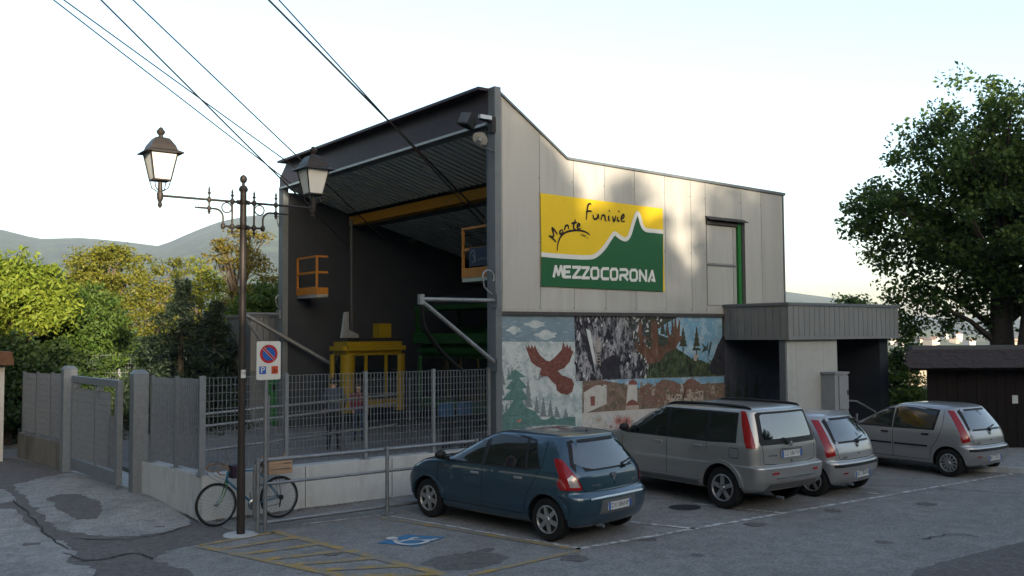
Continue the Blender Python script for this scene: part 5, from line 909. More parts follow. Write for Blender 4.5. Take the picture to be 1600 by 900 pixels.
def car(name, label, sp, pos, th, sc=1.0):
    paint = sp['paint']; rows = np.array(sp['rows'], float)      # z, x rear, x front, half width, corner exponent
    t = thing(name, (pos[0], pos[1], 0.022), label, 'car', 'parked cars', rz=th); t.scale = (sc, sc, sc)
    K = 7; S = []
    for i in range(len(rows)-1):
        p0, p1, p2, p3 = rows[max(i-1, 0)], rows[i], rows[i+1], rows[min(i+2, len(rows)-1)]
        for j in range(K):
            u = j/K; cr = .5*((2*p1)+(p2-p0)*u+(2*p0-5*p1+4*p2-p3)*u*u+(3*p1-p0-3*p2+p3)*u**3); ln = p1+(p2-p1)*u; S.append(ln*.35+cr*.65)
    S.append(rows[-1]); S = np.array(S); S[:, 0] = np.maximum.accumulate(S[:, 0])
    TH = [np.linspace(0, 1, 9)[:-1], np.linspace(0, 1, 9)[:-1], np.linspace(0, 1, 25)[:-1], np.linspace(0, 1, 9)[:-1], np.linspace(0, 1, 9)]
    bR, bF, bS = sp.get('bow', (.09, .22, .035))
    def half(row):
        """left half of the plan outline at one level, from rear centre to front centre"""
        _, xr, xf, w_, _p = row; c, a = (xr+xf)/2, (xf-xr)/2; rc = min(sp.get('rc', .2), .75*w_, .6*a); X = []; Y = []
        X.append(np.full(8, -a)); Y.append(TH[0]*(w_-rc)); an = TH[1]*math.pi/2; X.append(-a+rc-rc*np.cos(an)); Y.append(w_-rc+rc*np.sin(an))
        X.append(-a+rc+TH[2]*(2*a-2*rc)); Y.append(np.full(24, w_)); X.append(a-rc+rc*np.sin(an)); Y.append(w_-rc+rc*np.cos(an)); X.append(np.full(9, a)); Y.append((w_-rc)*(1-TH[4]))
        X = np.concatenate(X); Y = np.concatenate(Y); u = X/a; k = min(1, a/1.2)
        X = X+np.where(u < 0, bR*k*(Y/w_)**2*np.clip(-u, 0, 1)**3, -bF*k*(Y/w_)**2*np.clip(u, 0, 1)**3); Y = Y*(1-bS*u*u); return X+c, Y
    cache = {}
    def out(z):
        z = round(float(z), 3)
        if z not in cache: cache[z] = half([z]+[np.interp(z, S[:, 0], S[:, c]) for c in range(1, 5)])
        return cache[z]
    def side(x, z): X, Y = out(z); return float(np.interp(x, X, Y))
    def rear(y, z): X, Y = out(z); n_ = 17; return float(np.interp(abs(y), Y[:n_], X[:n_]))
    def front(y, z): X, Y = out(z); return float(np.interp(abs(y), Y[::-1][:17], X[::-1][:17]))
    def wrap(s_, z):
        X, Y = out(z); L_ = np.concatenate([[0], np.cumsum(np.hypot(np.diff(X), np.diff(Y)))]); a = abs(s_); x, y = np.interp(a, L_, X), np.interp(a, L_, Y); x2, y2 = np.interp(a+.01, L_, X), np.interp(a+.01, L_, Y); d = max(1e-6, math.hypot(x2-x, y2-y)); return x, y, -(y2-y)/d, (x2-x)/d
    vs = []; fs = []
    for row in S:
        X, Y = half(row); vs += [(x, y, row[0]) for x, y in zip(X, Y)]+[(x, -y, row[0]) for x, y in zip(X[-2:0:-1], Y[-2:0:-1])]
    NN = len(vs)//len(S)
    nr = len(S)
    for i in range(nr-1): fs += [(i*NN+k, i*NN+(k+1) % NN, (i+1)*NN+(k+1) % NN, (i+1)*NN+k) for k in range(NN)]
    fs += [tuple(range(NN))[::-1], tuple((nr-1)*NN+k for k in range(NN))]
    q = MB(); q.add(vs, fs); body = q.build('body', paint, t)
    R0 = sp['tyre']; hubs = [(sp['xa'], 1), (sp['xa'], -1), (sp['xa']+sp['wb'], 1), (sp['xa']+sp['wb'], -1)]; HW = sp['hw']
    cut = MB()
    for x, s_ in hubs: cut.lathe([(R0*1.17, 0), (R0*1.17, .34)], (x, s_*(HW-.27) if s_ > 0 else -(HW+.07), R0*1.02), (0, 1, 0), 40)
    co = cut.build('cutter', 'well_black', t); md = body.modifiers.new('arches', 'BOOLEAN'); md.object = co; md.operation = 'DIFFERENCE'; md.solver = 'EXACT'
    dg = bpy.context.evaluated_depsgraph_get(); nm = bpy.data.meshes.new_from_object(body.evaluated_get(dg)); body.modifiers.clear(); body.data = nm; bpy.data.objects.remove(co)
    nm.polygons.foreach_set('use_smooth', [True]*len(nm.polygons)); nm.set_sharp_from_angle(angle=R_(28))
    if len(nm.materials) < 2: nm.materials.append(MATS['well_black'])
    for p in nm.polygons:
        for x, s_ in hubs:
            c = p.center
            if c.y*s_ > HW-.34 and math.hypot(c.x-x, c.z-R0*1.02) < R0*1.175 and c.y*s_ < side(c.x, c.z)-.004: p.material_index = 1
        if p.center.z < S[0][0]+.004: p.material_index = 1
    ORG[body] = Vector((0, 0, 0))
    def patch(name, poly, m, where, off=.003, par=None, cuts=3, both=True):
        for s_ in ((1, -1) if (where in ('side', 'wrap') and both) else (1,)):
            sw_ = s_; bm = bmesh.new(); f = bm.faces.new([bm.verts.new((a, c, 0)) for a, c in poly]); bmesh.ops.triangulate(bm, faces=[f])
            for _ in range(cuts):
                lg = [e for e in bm.edges if e.calc_length() > .07]
                if not lg: break
                bmesh.ops.subdivide_edges(bm, edges=lg, cuts=1); bmesh.ops.triangulate(bm, faces=bm.faces)
            b = MB(); V = []
            for v in bm.verts:
                a, c = v.co.x, v.co.y
                if where == 'side': V.append((a, s_*(side(a, c)+off), c))
                elif where == 'rear': V.append((rear(a, c)-off, a, c))
                elif where == 'wrap': x_, y_, nx_, ny_ = wrap(a, c); V.append((x_+nx_*off, sw_*(y_+ny_*off), c))
                else: V.append((front(a, c)+off, a, c))
            b.add(V, [tuple(v.index for v in f.verts) for f in bm.faces]); bm.free()
            o = b.build(name, m, par if par is not None else t, smooth=60)
        return o
    def line(name, pts, wd, m, where, off=.004, both=True, lift=0.0, par=None):
        P = [Vector((a, c, 0)) for a, c in pts]; P2 = []
        for i in range(len(P)-1): n_ = max(1, int((P[i+1]-P[i]).length/.06)); P2 += [P[i].lerp(P[i+1], k/n_) for k in range(n_)]
        P2.append(P[-1]); v, f = ribbon(P2, wd, (0, 0, 1))
        for s_ in ((1, -1) if (where == 'side' and both) else (1,)):
            b = MB(); g = [((a.x, s_*(side(a.x, a.y)+off), a.y) if where == 'side' else (rear(a.x, a.y)-off, a.x, a.y)) for a in v]
            if lift:
                h_ = [((x, y-s_*lift, z) if where == 'side' else (x+lift, y, z)) for x, y, z in g]; n_ = len(P2); fr = [(2*i, 2*i+2, 2*len(P2)+2*i+2, 2*len(P2)+2*i) for i in range(n_-1)]+[(2*i+1, 2*i+3, 2*len(P2)+2*i+3, 2*len(P2)+2*i+1) for i in range(n_-1)]
                b.add(g+h_, f+fr)
            else: b.add(g, f)
            b.build(name, m, par if par is not None else t, smooth=40)
    # glass
    for wn in sp['side_glass']:
        c = np.mean(wn, 0); patch('window_surround', [tuple(c+(np.array(p)-c)*np.array((1+.05/max(.2, abs(p[0]-c[0])), 1+.028/max(.08, abs(p[1]-c[1]))))) for p in wn], 'black_plastic', 'side', .0025)
        patch('side_window', wn, 'side_glass', 'side', .0055)
    patch('rear_window_surround', sp['rear_band'], 'black_plastic', 'rear', .003); patch('rear_window', sp['rear_glass'], 'car_glass', 'rear', .0065); patch('windscreen', sp['front_glass'], 'car_glass', 'front', .005)
    for l_ in sp['lines']: line('panel_gap', l_, .009, 'well_black', 'side', .0015)
    for l_, wd, m_ in sp['mould']: line('side_moulding', l_, wd, m_, 'side', .010, lift=.012)
    for l_ in sp['rear_lines']: line('tailgate_gap', l_, .010, 'well_black', 'rear', .002)
    for l_, wd, m_ in sp['rear_mould']: line('bumper_strip', l_, wd, m_, 'rear', .014, lift=.016)
    for poly, m_, wh in sp['lamps']:
        patch('tail_lamp', poly, m_, wh, .010 if m_ == 'tail_red' else .013)
    for poly, m_, wh in sp.get('extra', []): patch('reflector' if 'red' in m_ else 'trim', poly, m_, wh, .006)
    patch('head_lamp', sp['head'], 'head_clear', 'side', .006)
    # handles, mirrors
    for x, z in sp['handles']:
        for s_ in (1, -1): q = MB(); y = side(x, z)*s_; q.box((x-.085, y+s_*.004, z-.02), (x+.085, y+s_*.032, z+.018)); o = q.build('door_handle', sp['handle_mat'], t); bv = o.modifiers.new('b', 'BEVEL'); bv.width = .01; bv.segments = 2
    mx, mz = sp['mirror']
    for s_ in (1, -1):
        y = side(mx, mz)*s_; bm = bmesh.new(); bmesh.ops.create_uvsphere(bm, u_segments=14, v_segments=9, radius=1); q = MB(); q.add([(mx+.02+v.co.x*.075, y+s_*.125+v.co.y*.105, mz+.065+v.co.z*.075) for v in bm.verts], [tuple(v.index for v in f.verts) for f in bm.faces]); bm.free(); o = q.build('mirror', sp['mirror_mat'], t, smooth=60)
        q = MB(); q.box((mx-.02, y-s_*.02, mz-.02), (mx+.05, y+s_*.08, mz+.03)); q.build('mirror_foot', 'black_plastic', o)
    # wheels
    for x, s_ in hubs:
        y0 = s_*(HW-.015); W_ = .185; q = MB(); q.lathe([(.05, -W_), (R0*.6, -W_+.02), (R0*.6, -.09), (.05, -.085)], (x, y0, R0), (0, s_, 0), 24); wh = q.build('wheel', 'well_black', t)
        q = MB(); q.lathe([(R0*.64, -W_), (R0*.9, -W_), (R0*.985, -W_+.03), (R0, -W_/2), (R0*.985, -.03), (R0*.92, -.004), (R0*.8, 0.002), (R0*.68, -.006), (R0*.64, -.03)], (x, y0, R0), (0, s_, 0), 40); q.build('tyre', 'tyre', wh, smooth=30)
        q = MB(); rr2 = R0*.65; q.lathe([(rr2, -.05), (rr2, -.004), (rr2*.95, .002), (rr2*.9, -.012), (rr2*.88, -.05)], (x, y0, R0), (0, s_, 0), 36)
        q.lathe([(.001, .012), (rr2*.2, .01), (rr2*.26, -.005), (rr2*.26, -.05)], (x, y0, R0), (0, s_, 0), 20)
        ns_ = sp['spokes']
        for k in range(ns_):
            a = 2*math.pi*k/ns_+.3; e1 = Vector((math.cos(a), 0, math.sin(a))); e2 = Vector((-math.sin(a), 0, math.cos(a))); c0 = Vector((x, y0-s_*.006, R0)); w1, w2 = sp['spw']
            P = [c0+e1*rr2*.18-e2*w1*rr2, c0+e1*rr2*.93-e2*w2*rr2, c0+e1*rr2*.93+e2*w2*rr2, c0+e1*rr2*.18+e2*w1*rr2]; q.prism(P, Vector((0, -s_*.03, 0)))
        q.build('rim', 'wheel_silver', wh, smooth=35)
        if sp.get('bolts'):
            q = MB()
            for k in range(5): a = 2*math.pi*(k+.5)/5+.3; q.lathe([(.012, -.006), (.012, .016)], (x+.055*math.cos(a), y0, R0+.055*math.sin(a)), (0, s_, 0), 6)
            q.build('wheel_nuts', 'well_black', wh)
    # arch lips
    if sp.get('lip'):
        for x in (sp['xa'], sp['xa']+sp['wb']): line('wheel_arch', [(x+R0*1.24*math.cos(a), R0*1.02+R0*1.24*math.sin(a)) for a in np.linspace(.12, math.pi-.12, 26)], R0*.17, paint, 'side', .028, lift=.03)
    # number plate
    py, pz, slope = sp['plate']; px_ = rear(0, pz)-sp.get('plate_off', .012)
    q = MB(); q.box((px_, -.26+py, pz-.055), (px_+.02, .26+py, pz+.055)); pl = q.build('number_plate', 'plate_white', t)
    for a, c in ((-.26, -.215), (.215, .26)): q = MB(); q.box((px_-.0015, a+py, pz-.055), (px_-.0005, c+py, pz+.055)); q.build('plate_band', 'plate_blue', pl)
    v, f = textmesh(sp['text'], .108); sx = .40/max(1e-3, max(a[0] for a in v)-min(a[0] for a in v)); q = MB(); q.add([(px_-.002, py-a*sx, pz+c*.92) for a, c, _ in v], f); q.build('plate_text', 'sign_black', pl)
    # wiper, emblem
    wy, wz, wl = sp['wiper']; P = [Vector((rear(wy+d, wz+h_)-.025, wy+d, wz+h_)) for d, h_ in ((.0, -.03), (.0, .015), (-wl*.5, .03), (-wl, .06))]; q = MB(); q.tube(P, .012, 6); q.lathe([(.025, -.02), (.025, .02)], P[0], (1, 0, 0), 10); q.build('wiper', 'black_plastic', t)
    ez = sp['emblem']; xx = rear(0, ez)-.004
    q = MB()
    if sp['emblem_kind'] == 'shield': q.prism([(xx, .05, ez+.045), (xx, -.05, ez+.045), (xx, -.042, ez-.005), (xx, -.016, ez-.055), (xx, .016, ez-.055), (xx, .042, ez-.005)], (-.012, 0, 0))
    else: q.lathe([(.04, 0), (.038, .01), (.02, .014)], (xx, 0, ez), (-1, 0, 0), 20)
    q.build('emblem', 'chrome', t)
    for y, z, wd in sp.get('badges', []):
        q = MB(); n_ = 5
        for i in range(n_): yy = y-wd*i/n_; q.box((rear(yy, z)-.007, yy-wd/n_*.75, z-.012), (rear(yy, z)-.003, yy, z+.012))
        q.build('badge', 'chrome', t)
    q = MB(); xl_ = rear(0, sp['lock']); q.lathe([(.014, 0), (.014, .006)], (xl_-.001, 0, sp['lock']), (-1, 0, 0), 10); q.build('lock', 'well_black', t)
    if sp.get('antenna'):
        ax_, az_ = sp['antenna']; q = MB(); q.tube([(ax_, 0, az_-.02), (ax_-.1, 0, az_+.28)] if sp.get('long_ant') else [(ax_, 0, az_-.03), (ax_-.012, 0, az_+.05)], .008, 6); q.build('antenna', 'black_plastic', t)
    if sp.get('rails'):
        z_ = sp['rails']
        for s_ in (1, -1): q = MB(); q.tube(smooth_line([(.42, .63*s_, z_-.03), (.55, .64*s_, z_+.01), (1.3, .645*s_, z_+.025), (2.0, .64*s_, z_+.01), (2.25, .63*s_, z_-.05)], 5), .026, 8); q.build('roof_rail', 'black_plastic', t, smooth=60)
    q = MB(); q.tube([(.14, .35, .24), (.02, .35, .235)], .025, 8); q.build('exhaust', 'steel_grey', t)
    return t
def sym(p): return [(a, c) for a, c in p]+[(-a, c) for a, c in p[::-1]]
sandero = dict(paint='paint_blue', tyre=.31, xa=.66, wb=2.59, hw=.865, spokes=6, spw=(.17, .13), lip=True, handle_mat='wheel_silver', mirror_mat='black_plastic',
  rows=[(.20, .22, 3.86, .74, 5), (.26, .10, 3.96, .83, 5), (.42, .02, 4.0, .862, 5.5), (.58, 0, 4.02, .872, 5.5), (.66, .02, 4.0, .874, 5.5), (.71, .085, 3.96, .873, 6), (.80, .10, 3.88, .87, 6), (.92, .12, 3.62, .858, 6), (.98, .14, 3.22, .842, 6), (1.03, .165, 2.98, .82, 6), (1.15, .24, 2.74, .77, 5.5), (1.30, .34, 2.44, .70, 5.5), (1.40, .42, 2.20, .645, 5), (1.455, .45, 2.0, .60, 4.5), (1.49, .56, 1.85, .52, 4), (1.515, .75, 1.6, .38, 3.5), (1.527, 1.0, 1.4, .16, 3)],
  side_glass=[[(2.02, .985), (2.92, .985), (2.80, 1.07), (2.55, 1.24), (2.32, 1.375), (2.20, 1.415), (2.03, 1.43)], [(1.10, 1.0), (1.93, .985), (1.93, 1.43), (1.5, 1.43), (1.20, 1.40)], [(.84, 1.04), (1.055, 1.005), (1.15, 1.395), (1.02, 1.375)]],
  rear_band=sym([(.70, 1.0), (.72, 1.08), (.57, 1.40), (.50, 1.425)]), rear_glass=sym([(.40, 1.025), (.60, 1.075), (.66, 1.12), (.53, 1.375)]), front_glass=sym([(.68, 1.05), (.55, 1.38)]),
  lines=[[(1.98, .35), (1.975, .98), (1.985, 1.44)], [(2.98, .34), (3.0, .98)], [(.80, 1.40), (.78, 1.05), (.92, .82), (1.06, .60), (1.10, .36)], [(1.1, .34), (2.95, .34)]],
  mould=[([(1.14, .46), (2.96, .46)], .05, 'paint_blue')], rear_lines=[[(.74, 1.0), (.66, .80), (.60, .73), (.3, .715), (-.3, .715), (-.60, .73), (-.66, .80), (-.74, 1.0)]],
  rear_mould=[([(.60, .635), (.3, .645), (-.3, .645), (-.60, .635)], .022, 'chrome')],
  lamps=[([(.66, .78), (.70, .76), (1.0, .76), (1.05, .84), (.98, .93), (.98, 1.06), (.93, 1.18), (.80, 1.17), (.75, 1.0)], 'tail_red', 'wrap'), ([(.70, .80), (.84, .80), (.86, .92), (.78, .97), (.74, .93)], 'tail_clear', 'wrap')],
  extra=[(sym([(.42, .40), (.38, .60)]), 'bumper_grey', 'rear')], head=[(3.62, .74), (3.86, .70), (3.78, .84), (3.55, .87)], handles=[(2.12, .84), (1.20, .855)], mirror=(2.82, .99), plate=(0, .50, 0), text='DX 086NP', wiper=(-.28, 1.04, .30), emblem=.90, emblem_kind='shield', badges=[(.48, .80, .2), (-.46, .80, .1)], lock=.80, antenna=(.62, 1.50))
xtrail = dict(paint='paint_champagne', tyre=.345, xa=.86, wb=2.625, hw=.868, spokes=5, spw=(.15, .15), bolts=True, lip=True, handle_mat='wheel_silver', mirror_mat='black_plastic', rails=1.665,
  rc=.15, bow=(.07, .16, .03), rows=[(.30, .30, 4.30, .80, 5), (.36, .12, 4.42, .86, 5), (.50, .02, 4.48, .882, 5.5), (.66, 0, 4.5, .888, 6), (.735, .01, 4.48, .888, 6), (.755, .10, 4.46, .884, 6.5), (.90, .105, 4.42, .884, 6.5), (1.02, .11, 4.22, .88, 6.5), (1.08, .12, 3.62, .872, 6.5), (1.12, .13, 3.36, .86, 6.5), (1.25, .165, 3.14, .832, 6), (1.45, .225, 2.78, .785, 6), (1.57, .265, 2.52, .752, 5.5), (1.625, .29, 2.36, .725, 5), (1.655, .36, 2.2, .66, 4), (1.675, .55, 2.0, .50, 3.5), (1.685, .9, 1.7, .2, 3)],
  side_glass=[[(2.10, 1.11), (3.22, 1.11), (3.10, 1.22), (2.84, 1.42), (2.66, 1.54), (2.12, 1.565)], [(1.20, 1.11), (2.03, 1.11), (2.03, 1.565), (1.20, 1.565)], [(.60, 1.13), (1.11, 1.11), (1.11, 1.565), (.62, 1.56)]],
  rear_band=sym([(.70, 1.08), (.72, 1.12), (.65, 1.57), (.6, 1.60)]), rear_glass=sym([(.60, 1.17), (.62, 1.21), (.575, 1.54), (.53, 1.565)]), front_glass=sym([(.72, 1.14), (.6, 1.52)]),
  lines=[[(2.08, .42), (2.06, 1.1), (2.08, 1.56)], [(3.14, .42), (3.2, 1.1)], [(1.15, 1.56), (1.15, 1.1), (1.17, .92)], [(1.25, .42), (3.1, .42)], [(.50, .86), (.50, 1.02), (.68, 1.02), (.68, .86), (.50, .86)]],
  mould=[([(1.42, .68), (2.06, .68)], .065, 'paint_champagne'), ([(2.12, .68), (3.1, .68)], .065, 'paint_champagne'), ([(1.36, .37), (3.05, .37)], .07, 'bumper_grey'), ([(1.36, .43), (3.05, .43)], .02, 'wheel_silver')], rear_lines=[[(.68, 1.09), (.66, .79), (.4, .765), (-.4, .765), (-.66, .79), (-.68, 1.09)]],
  rear_mould=[([(.82, .735), (.4, .74), (-.4, .74), (-.82, .735)], .05, 'paint_champagne'), ([(.50, .56), (-.50, .56)], .025, 'chrome'), ([(.26, 1.0), (-.26, 1.0)], .035, 'chrome'), ([(.24, .845), (-.24, .845)], .02, 'wheel_silver')],
  lamps=[([(.80, 1.04), (.96, 1.04), (.97, 1.12), (.93, 1.38), (.86, 1.62), (.77, 1.62), (.79, 1.30)], 'tail_red', 'wrap')],
  extra=[(sym([(.66, .37), (.62, .47)]), 'bumper_grey', 'rear'), ([(.44, .62), (.6, .62), (.6, .655), (.44, .655)], 'tail_red', 'rear'), ([(-.60, .62), (-.44, .62), (-.44, .655), (-.60, .655)], 'tail_red', 'rear'), (sym([(.29, .86), (.29, .985)]), 'bumper_grey', 'rear')], head=[(4.05, .85), (4.35, .85), (4.25, 1.0), (4.0, 1.02)], handles=[(2.24, 1.0), (1.34, 1.0)], mirror=(3.02, 1.12), plate=(0, .92, 0), text='CD 586TW', wiper=(.12, 1.12, -.06), emblem=1.075, emblem_kind='round', badges=[(.55, .91, .2)], lock=.80, antenna=(2.5, 1.62), long_ant=True)
punto_rows = [(.20, .24, 3.66, .70, 5), (.26, .10, 3.76, .79, 5), (.42, .02, 3.80, .815, 5.5), (.56, 0, 3.80, .825, 5.5), (.63, .02, 3.78, .83, 5.5), (.66, .075, 3.76, .83, 6), (.78, .09, 3.68, .828, 6), (.88, .115, 3.45, .82, 6), (.95, .14, 3.12, .805, 6), (1.0, .165, 2.90, .79, 6), (1.12, .24, 2.66, .745, 5.5), (1.27, .35, 2.36, .68, 5.5), (1.37, .43, 2.12, .63, 5), (1.415, .47, 1.95, .585, 4.5), (1.45, .58, 1.8, .50, 4), (1.47, .75, 1.6, .37, 3.5), (1.48, 1.0, 1.4, .16, 3)]
punto = dict(paint='paint_silver', tyre=.29, xa=.58, wb=2.46, hw=.815, spokes=12, spw=(.09, .10), handle_mat='black_plastic', mirror_mat='black_plastic', rows=punto_rows,
  side_glass=[[(1.88, .955), (2.86, .955), (2.70, 1.07), (2.45, 1.22), (2.2, 1.345), (1.90, 1.385)], [(.92, .97), (1.76, .955), (1.76, 1.385), (1.4, 1.385), (.86, 1.33)]],
  rear_band=sym([(.62, .955), (.64, 1.0), (.56, 1.34), (.48, 1.385)]), rear_glass=sym([(.56, .99), (.58, 1.03), (.49, 1.33), (.44, 1.345)]), front_glass=sym([(.66, 1.02), (.52, 1.34)]),
  lines=[[(1.82, .32), (1.81, .95), (1.82, 1.40)], [(2.86, .32), (2.9, .95)], [(.72, 1.38), (.70, 1.02), (.80, .75), (.94, .55), (.98, .34)], [(.98, .32), (2.84, .32)]],
  mould=[([(1.02, .60), (1.78, .60)], .035, 'black_plastic'), ([(1.85, .60), (2.84, .60)], .035, 'black_plastic')], rear_lines=[[(.64, 1.0), (.60, .70), (.4, .672), (-.4, .672), (-.60, .70), (-.64, 1.0)]],
  rear_mould=[([(.76, .575), (.4, .58), (-.4, .58), (-.76, .575)], .05, 'black_plastic')],
  lamps=[([(.68, .76), (.84, .72), (.86, .78), (.84, 1.0), (.74, 1.36), (.61, 1.36), (.70, 1.0)], 'tail_red', 'wrap')],
  extra=[([(.46, .43), (.60, .43), (.60, .455), (.46, .455)], 'tail_red', 'rear')], head=[(3.3, .72), (3.6, .70), (3.45, .84), (3.2, .87)], handles=[(2.0, .84), (1.06, .85)], mirror=(2.72, .96), plate=(0, .40, 0), text='BS 186FB', wiper=(-.02, .99, .28), emblem=.90, emblem_kind='round', badges=[(.5, .71, .12)], lock=.76)
three = dict(punto); three.update(side_glass=[[(1.75, .955), (2.86, .955), (2.70, 1.07), (2.45, 1.22), (2.2, 1.345), (1.76, 1.385)], [(.80, .99), (1.62, .955), (1.62, 1.385), (1.3, 1.385), (.9, 1.34)]], spokes=5, spw=(.14, .12), lines=[[(1.70, .32), (1.69, .95), (1.70, 1.40)], [(2.86, .32), (2.9, .95)], [(1.70, .32), (2.84, .32)]], handles=[(1.85, .84)])
five = dict(punto); five['text'] = 'BE 113LC'
car('blue_hatchback', 'dark blue five door hatchback parked beside the yellow hatched bay', sandero, (9.44, 9.83), R_(98.5), 1.0)
car('estate_suv', 'champagne silver off-roader with black roof rails in front of the mural', xtrail, (13.22, 9.52), R_(89.5), 1.02)
car('silver_hatchback', 'silver three door hatchback squeezed beside the champagne off-roader', three, (15.33, 9.62), R_(94), 1.0)
car('silver_hatchback', 'silver five door hatchback parked beside the dark wooden hut', five, (19.32, 9.15), R_(88), .98)
# ================================================================== TREES
def leaves(centers, spread, n_per, size, aspect=1.6, droop=.0, flat=.0):
    C_ = np.asarray(centers, float); sp = np.asarray(spread, float).reshape(-1, 1) if np.ndim(spread) else np.full((len(C_), 1), spread); n = len(C_)*n_per
    base = np.repeat(C_, n_per, 0); off = RNG.normal(size=(n, 3)); off /= np.maximum(1e-6, np.linalg.norm(off, axis=1, keepdims=True)); off *= (RNG.random((n, 1))**.5)*np.repeat(sp, n_per, 0); off[:, 2] *= (1-flat)
    c = base+off; d = RNG.normal(size=(n, 3)); d[:, 2] = d[:, 2]*(1-droop)-droop*1.2; d /= np.linalg.norm(d, axis=1, keepdims=True); r = RNG.normal(size=(n, 3)); s_ = np.cross(d, r); s_ /= np.maximum(1e-6, np.linalg.norm(s_, axis=1, keepdims=True))
    L_ = size*(.6+.8*RNG.random((n, 1))); W_ = L_/aspect*.5; nrm = np.cross(d, s_); k = nrm*L_*.12
    V = np.stack([c-d*L_*.5, c+s_*W_-k, c+d*L_*.5, c-s_*W_-k], 1).reshape(-1, 3); return V
def leaf_object(V, name, m, parent, kind=None):
    n = len(V)//4; me = bpy.data.meshes.new(name); me.vertices.add(len(V)); o_ = ORG[parent] if parent is not None else Vector((0, 0, 0)); me.vertices.foreach_set('co', (V-np.array(o_)).astype(np.float32).ravel()); me.loops.add(4*n); me.loops.foreach_set('vertex_index', np.arange(4*n, dtype=np.int32)); me.polygons.add(n); me.polygons.foreach_set('loop_start', np.arange(0, 4*n, 4, dtype=np.int32)); me.update(calc_edges=True); me.validate(); me.materials.append(MATS[m])
    o = bpy.data.objects.new(name, me); COL.objects.link(o); o.parent = parent
    if kind: o['kind'] = kind
    return o
def tree(loc, lobes, m, label, trunk_r=.18, clumps=120, per=110, csize=.55, leaf=.12, droop=.2, bark='bark', group='trees', shell=.55, name='broadleaf_tree', aspect=1.7, limbs=26, flat=.3):
    """lobes: (dx,dy,z,rx,ry,rz) ellipsoids filled with leaf clumps; limbs run from the trunk to the clumps"""
    t = thing(name, loc, label, 'tree', group); L0 = Vector(loc); cen = []; tot = sum(l[3]*l[4]*l[5] for l in lobes)
    for l in lobes:
        n = max(4, int(clumps*l[3]*l[4]*l[5]/tot)); u = RNG.normal(size=(n, 3)); u /= np.linalg.norm(u, axis=1, keepdims=True); u *= (shell+(1-shell)*RNG.random((n, 1)))*(.85+.3*RNG.random((n, 1)))
        cen.append(np.array([L0.x+l[0], L0.y+l[1], L0.z+l[2]])+u*np.array(l[3:6]))
    cen = np.concatenate(cen); leaf_object(leaves(cen, csize*(.6+.8*RNG.random(len(cen))), per, leaf, aspect, droop, flat), 'crown', m, t)
    zc = max(l[2] for l in lobes)*.82; top = L0+Vector((lobes[0][0]*.6, lobes[0][1]*.6, zc)); q = MB(); P = [L0+Vector((0, 0, -.4)), L0.lerp(top, .3)+Vector((random.uniform(-.1, .1), random.uniform(-.1, .1), 0)), L0.lerp(top, .65)+Vector((random.uniform(-.2, .2), random.uniform(-.2, .2), 0)), top]; q.tube(P, [trunk_r*1.25, trunk_r*.9, trunk_r*.55, trunk_r*.15], 10); tr = q.build('trunk', bark, t, smooth=60)
    q = MB()
    for i in RNG.choice(len(cen), min(limbs, len(cen)), replace=False):
        e = Vector(cen[i]); a = L0.lerp(top, min(.95, max(.22, (e.z-L0.z)/max(.5, top.z-L0.z)*.62))); mid_ = a.lerp(e, .5)+Vector((0, 0, .15*(e-a).length*.5)); q.tube([a, mid_, e], [trunk_r*.32, trunk_r*.2, trunk_r*.07], 5)
    q.build('limbs', bark, tr, smooth=60); return t
def conifer(loc, h, r, m, label, n=2600, leaf=.3, group='trees'):
    t = thing('conifer_tree', loc, label, 'tree', group); L0 = np.array(loc); q = MB(); q.tube([Vector(loc)+Vector((0, 0, -.3)), Vector(loc)+Vector((0, 0, h))], [.16, .02], 8); q.build('trunk', 'bark', t); Vv = []; C_ = []; S_ = []
    for z in np.arange(.4, h, .28):
        rr = r*(1-z/h)**.8+.1; kb = max(5, int(10*rr/r+4))
        for a in RNG.random(kb)*6.283:
            L_ = rr*RNG.uniform(.7, 1.1)
            for u in np.arange(.25, 1.01, .18): C_.append(L0+np.array([math.cos(a)*L_*u, math.sin(a)*L_*u, z-.25*L_*u*u+.1])); S_.append(.2)
    leaf_object(leaves(np.array(C_), np.array(S_), 14, leaf*.55, 4.0, .25), 'crown', m, t); return t
def gp(px, D): p = atD(px, 520, D); return Vector((p.x, p.y, gz(p.x, p.y)))
LG = 'trees behind the gate'
def lobes_px(D, base, *L_):   # lobes given as (px, py, radius px x, radius px z)
    out = []
    for px, py, rx, rz in L_: p = atD(px, py, D); k = D/F_PX; out.append((p.x-base.x, p.y-base.y, p.z-base.z, rx*k, rx*k*1.0, rz*k))
    return out
def ptree(px, D, L_, m, label, **kw): b = gp(px, D); return tree(b, lobes_px(D, b, *L_), m, label, group=kw.pop('group', LG), **kw)
ptree(20, 29, [(10, 470, 75, 55), (-60, 470, 70, 60), (70, 480, 42, 35), (30, 440, 50, 32)], 'leaf_bright', 'bright yellow green drooping tree with sunlit crown at the left', clumps=260, per=120, csize=.42, leaf=.17, droop=.75, aspect=2.6)
ptree(120, 31, [(125, 500, 58, 52), (60, 560, 70, 55), (150, 560, 50, 50)], 'leaf_green', 'green drooping tree in shade beside the bright yellow green tree', clumps=240, per=110, csize=.42, leaf=.15, droop=.75, aspect=2.6)
ptree(165, 38, [(165, 430, 52, 55), (130, 440, 35, 30), (190, 400, 32, 25), (160, 500, 55, 40)], 'leaf_locust', 'airy yellow leaved locust tree, the taller one behind the gate posts', clumps=170, per=80, csize=.5, leaf=.12, shell=.35, bark='bark_light', flat=.5)
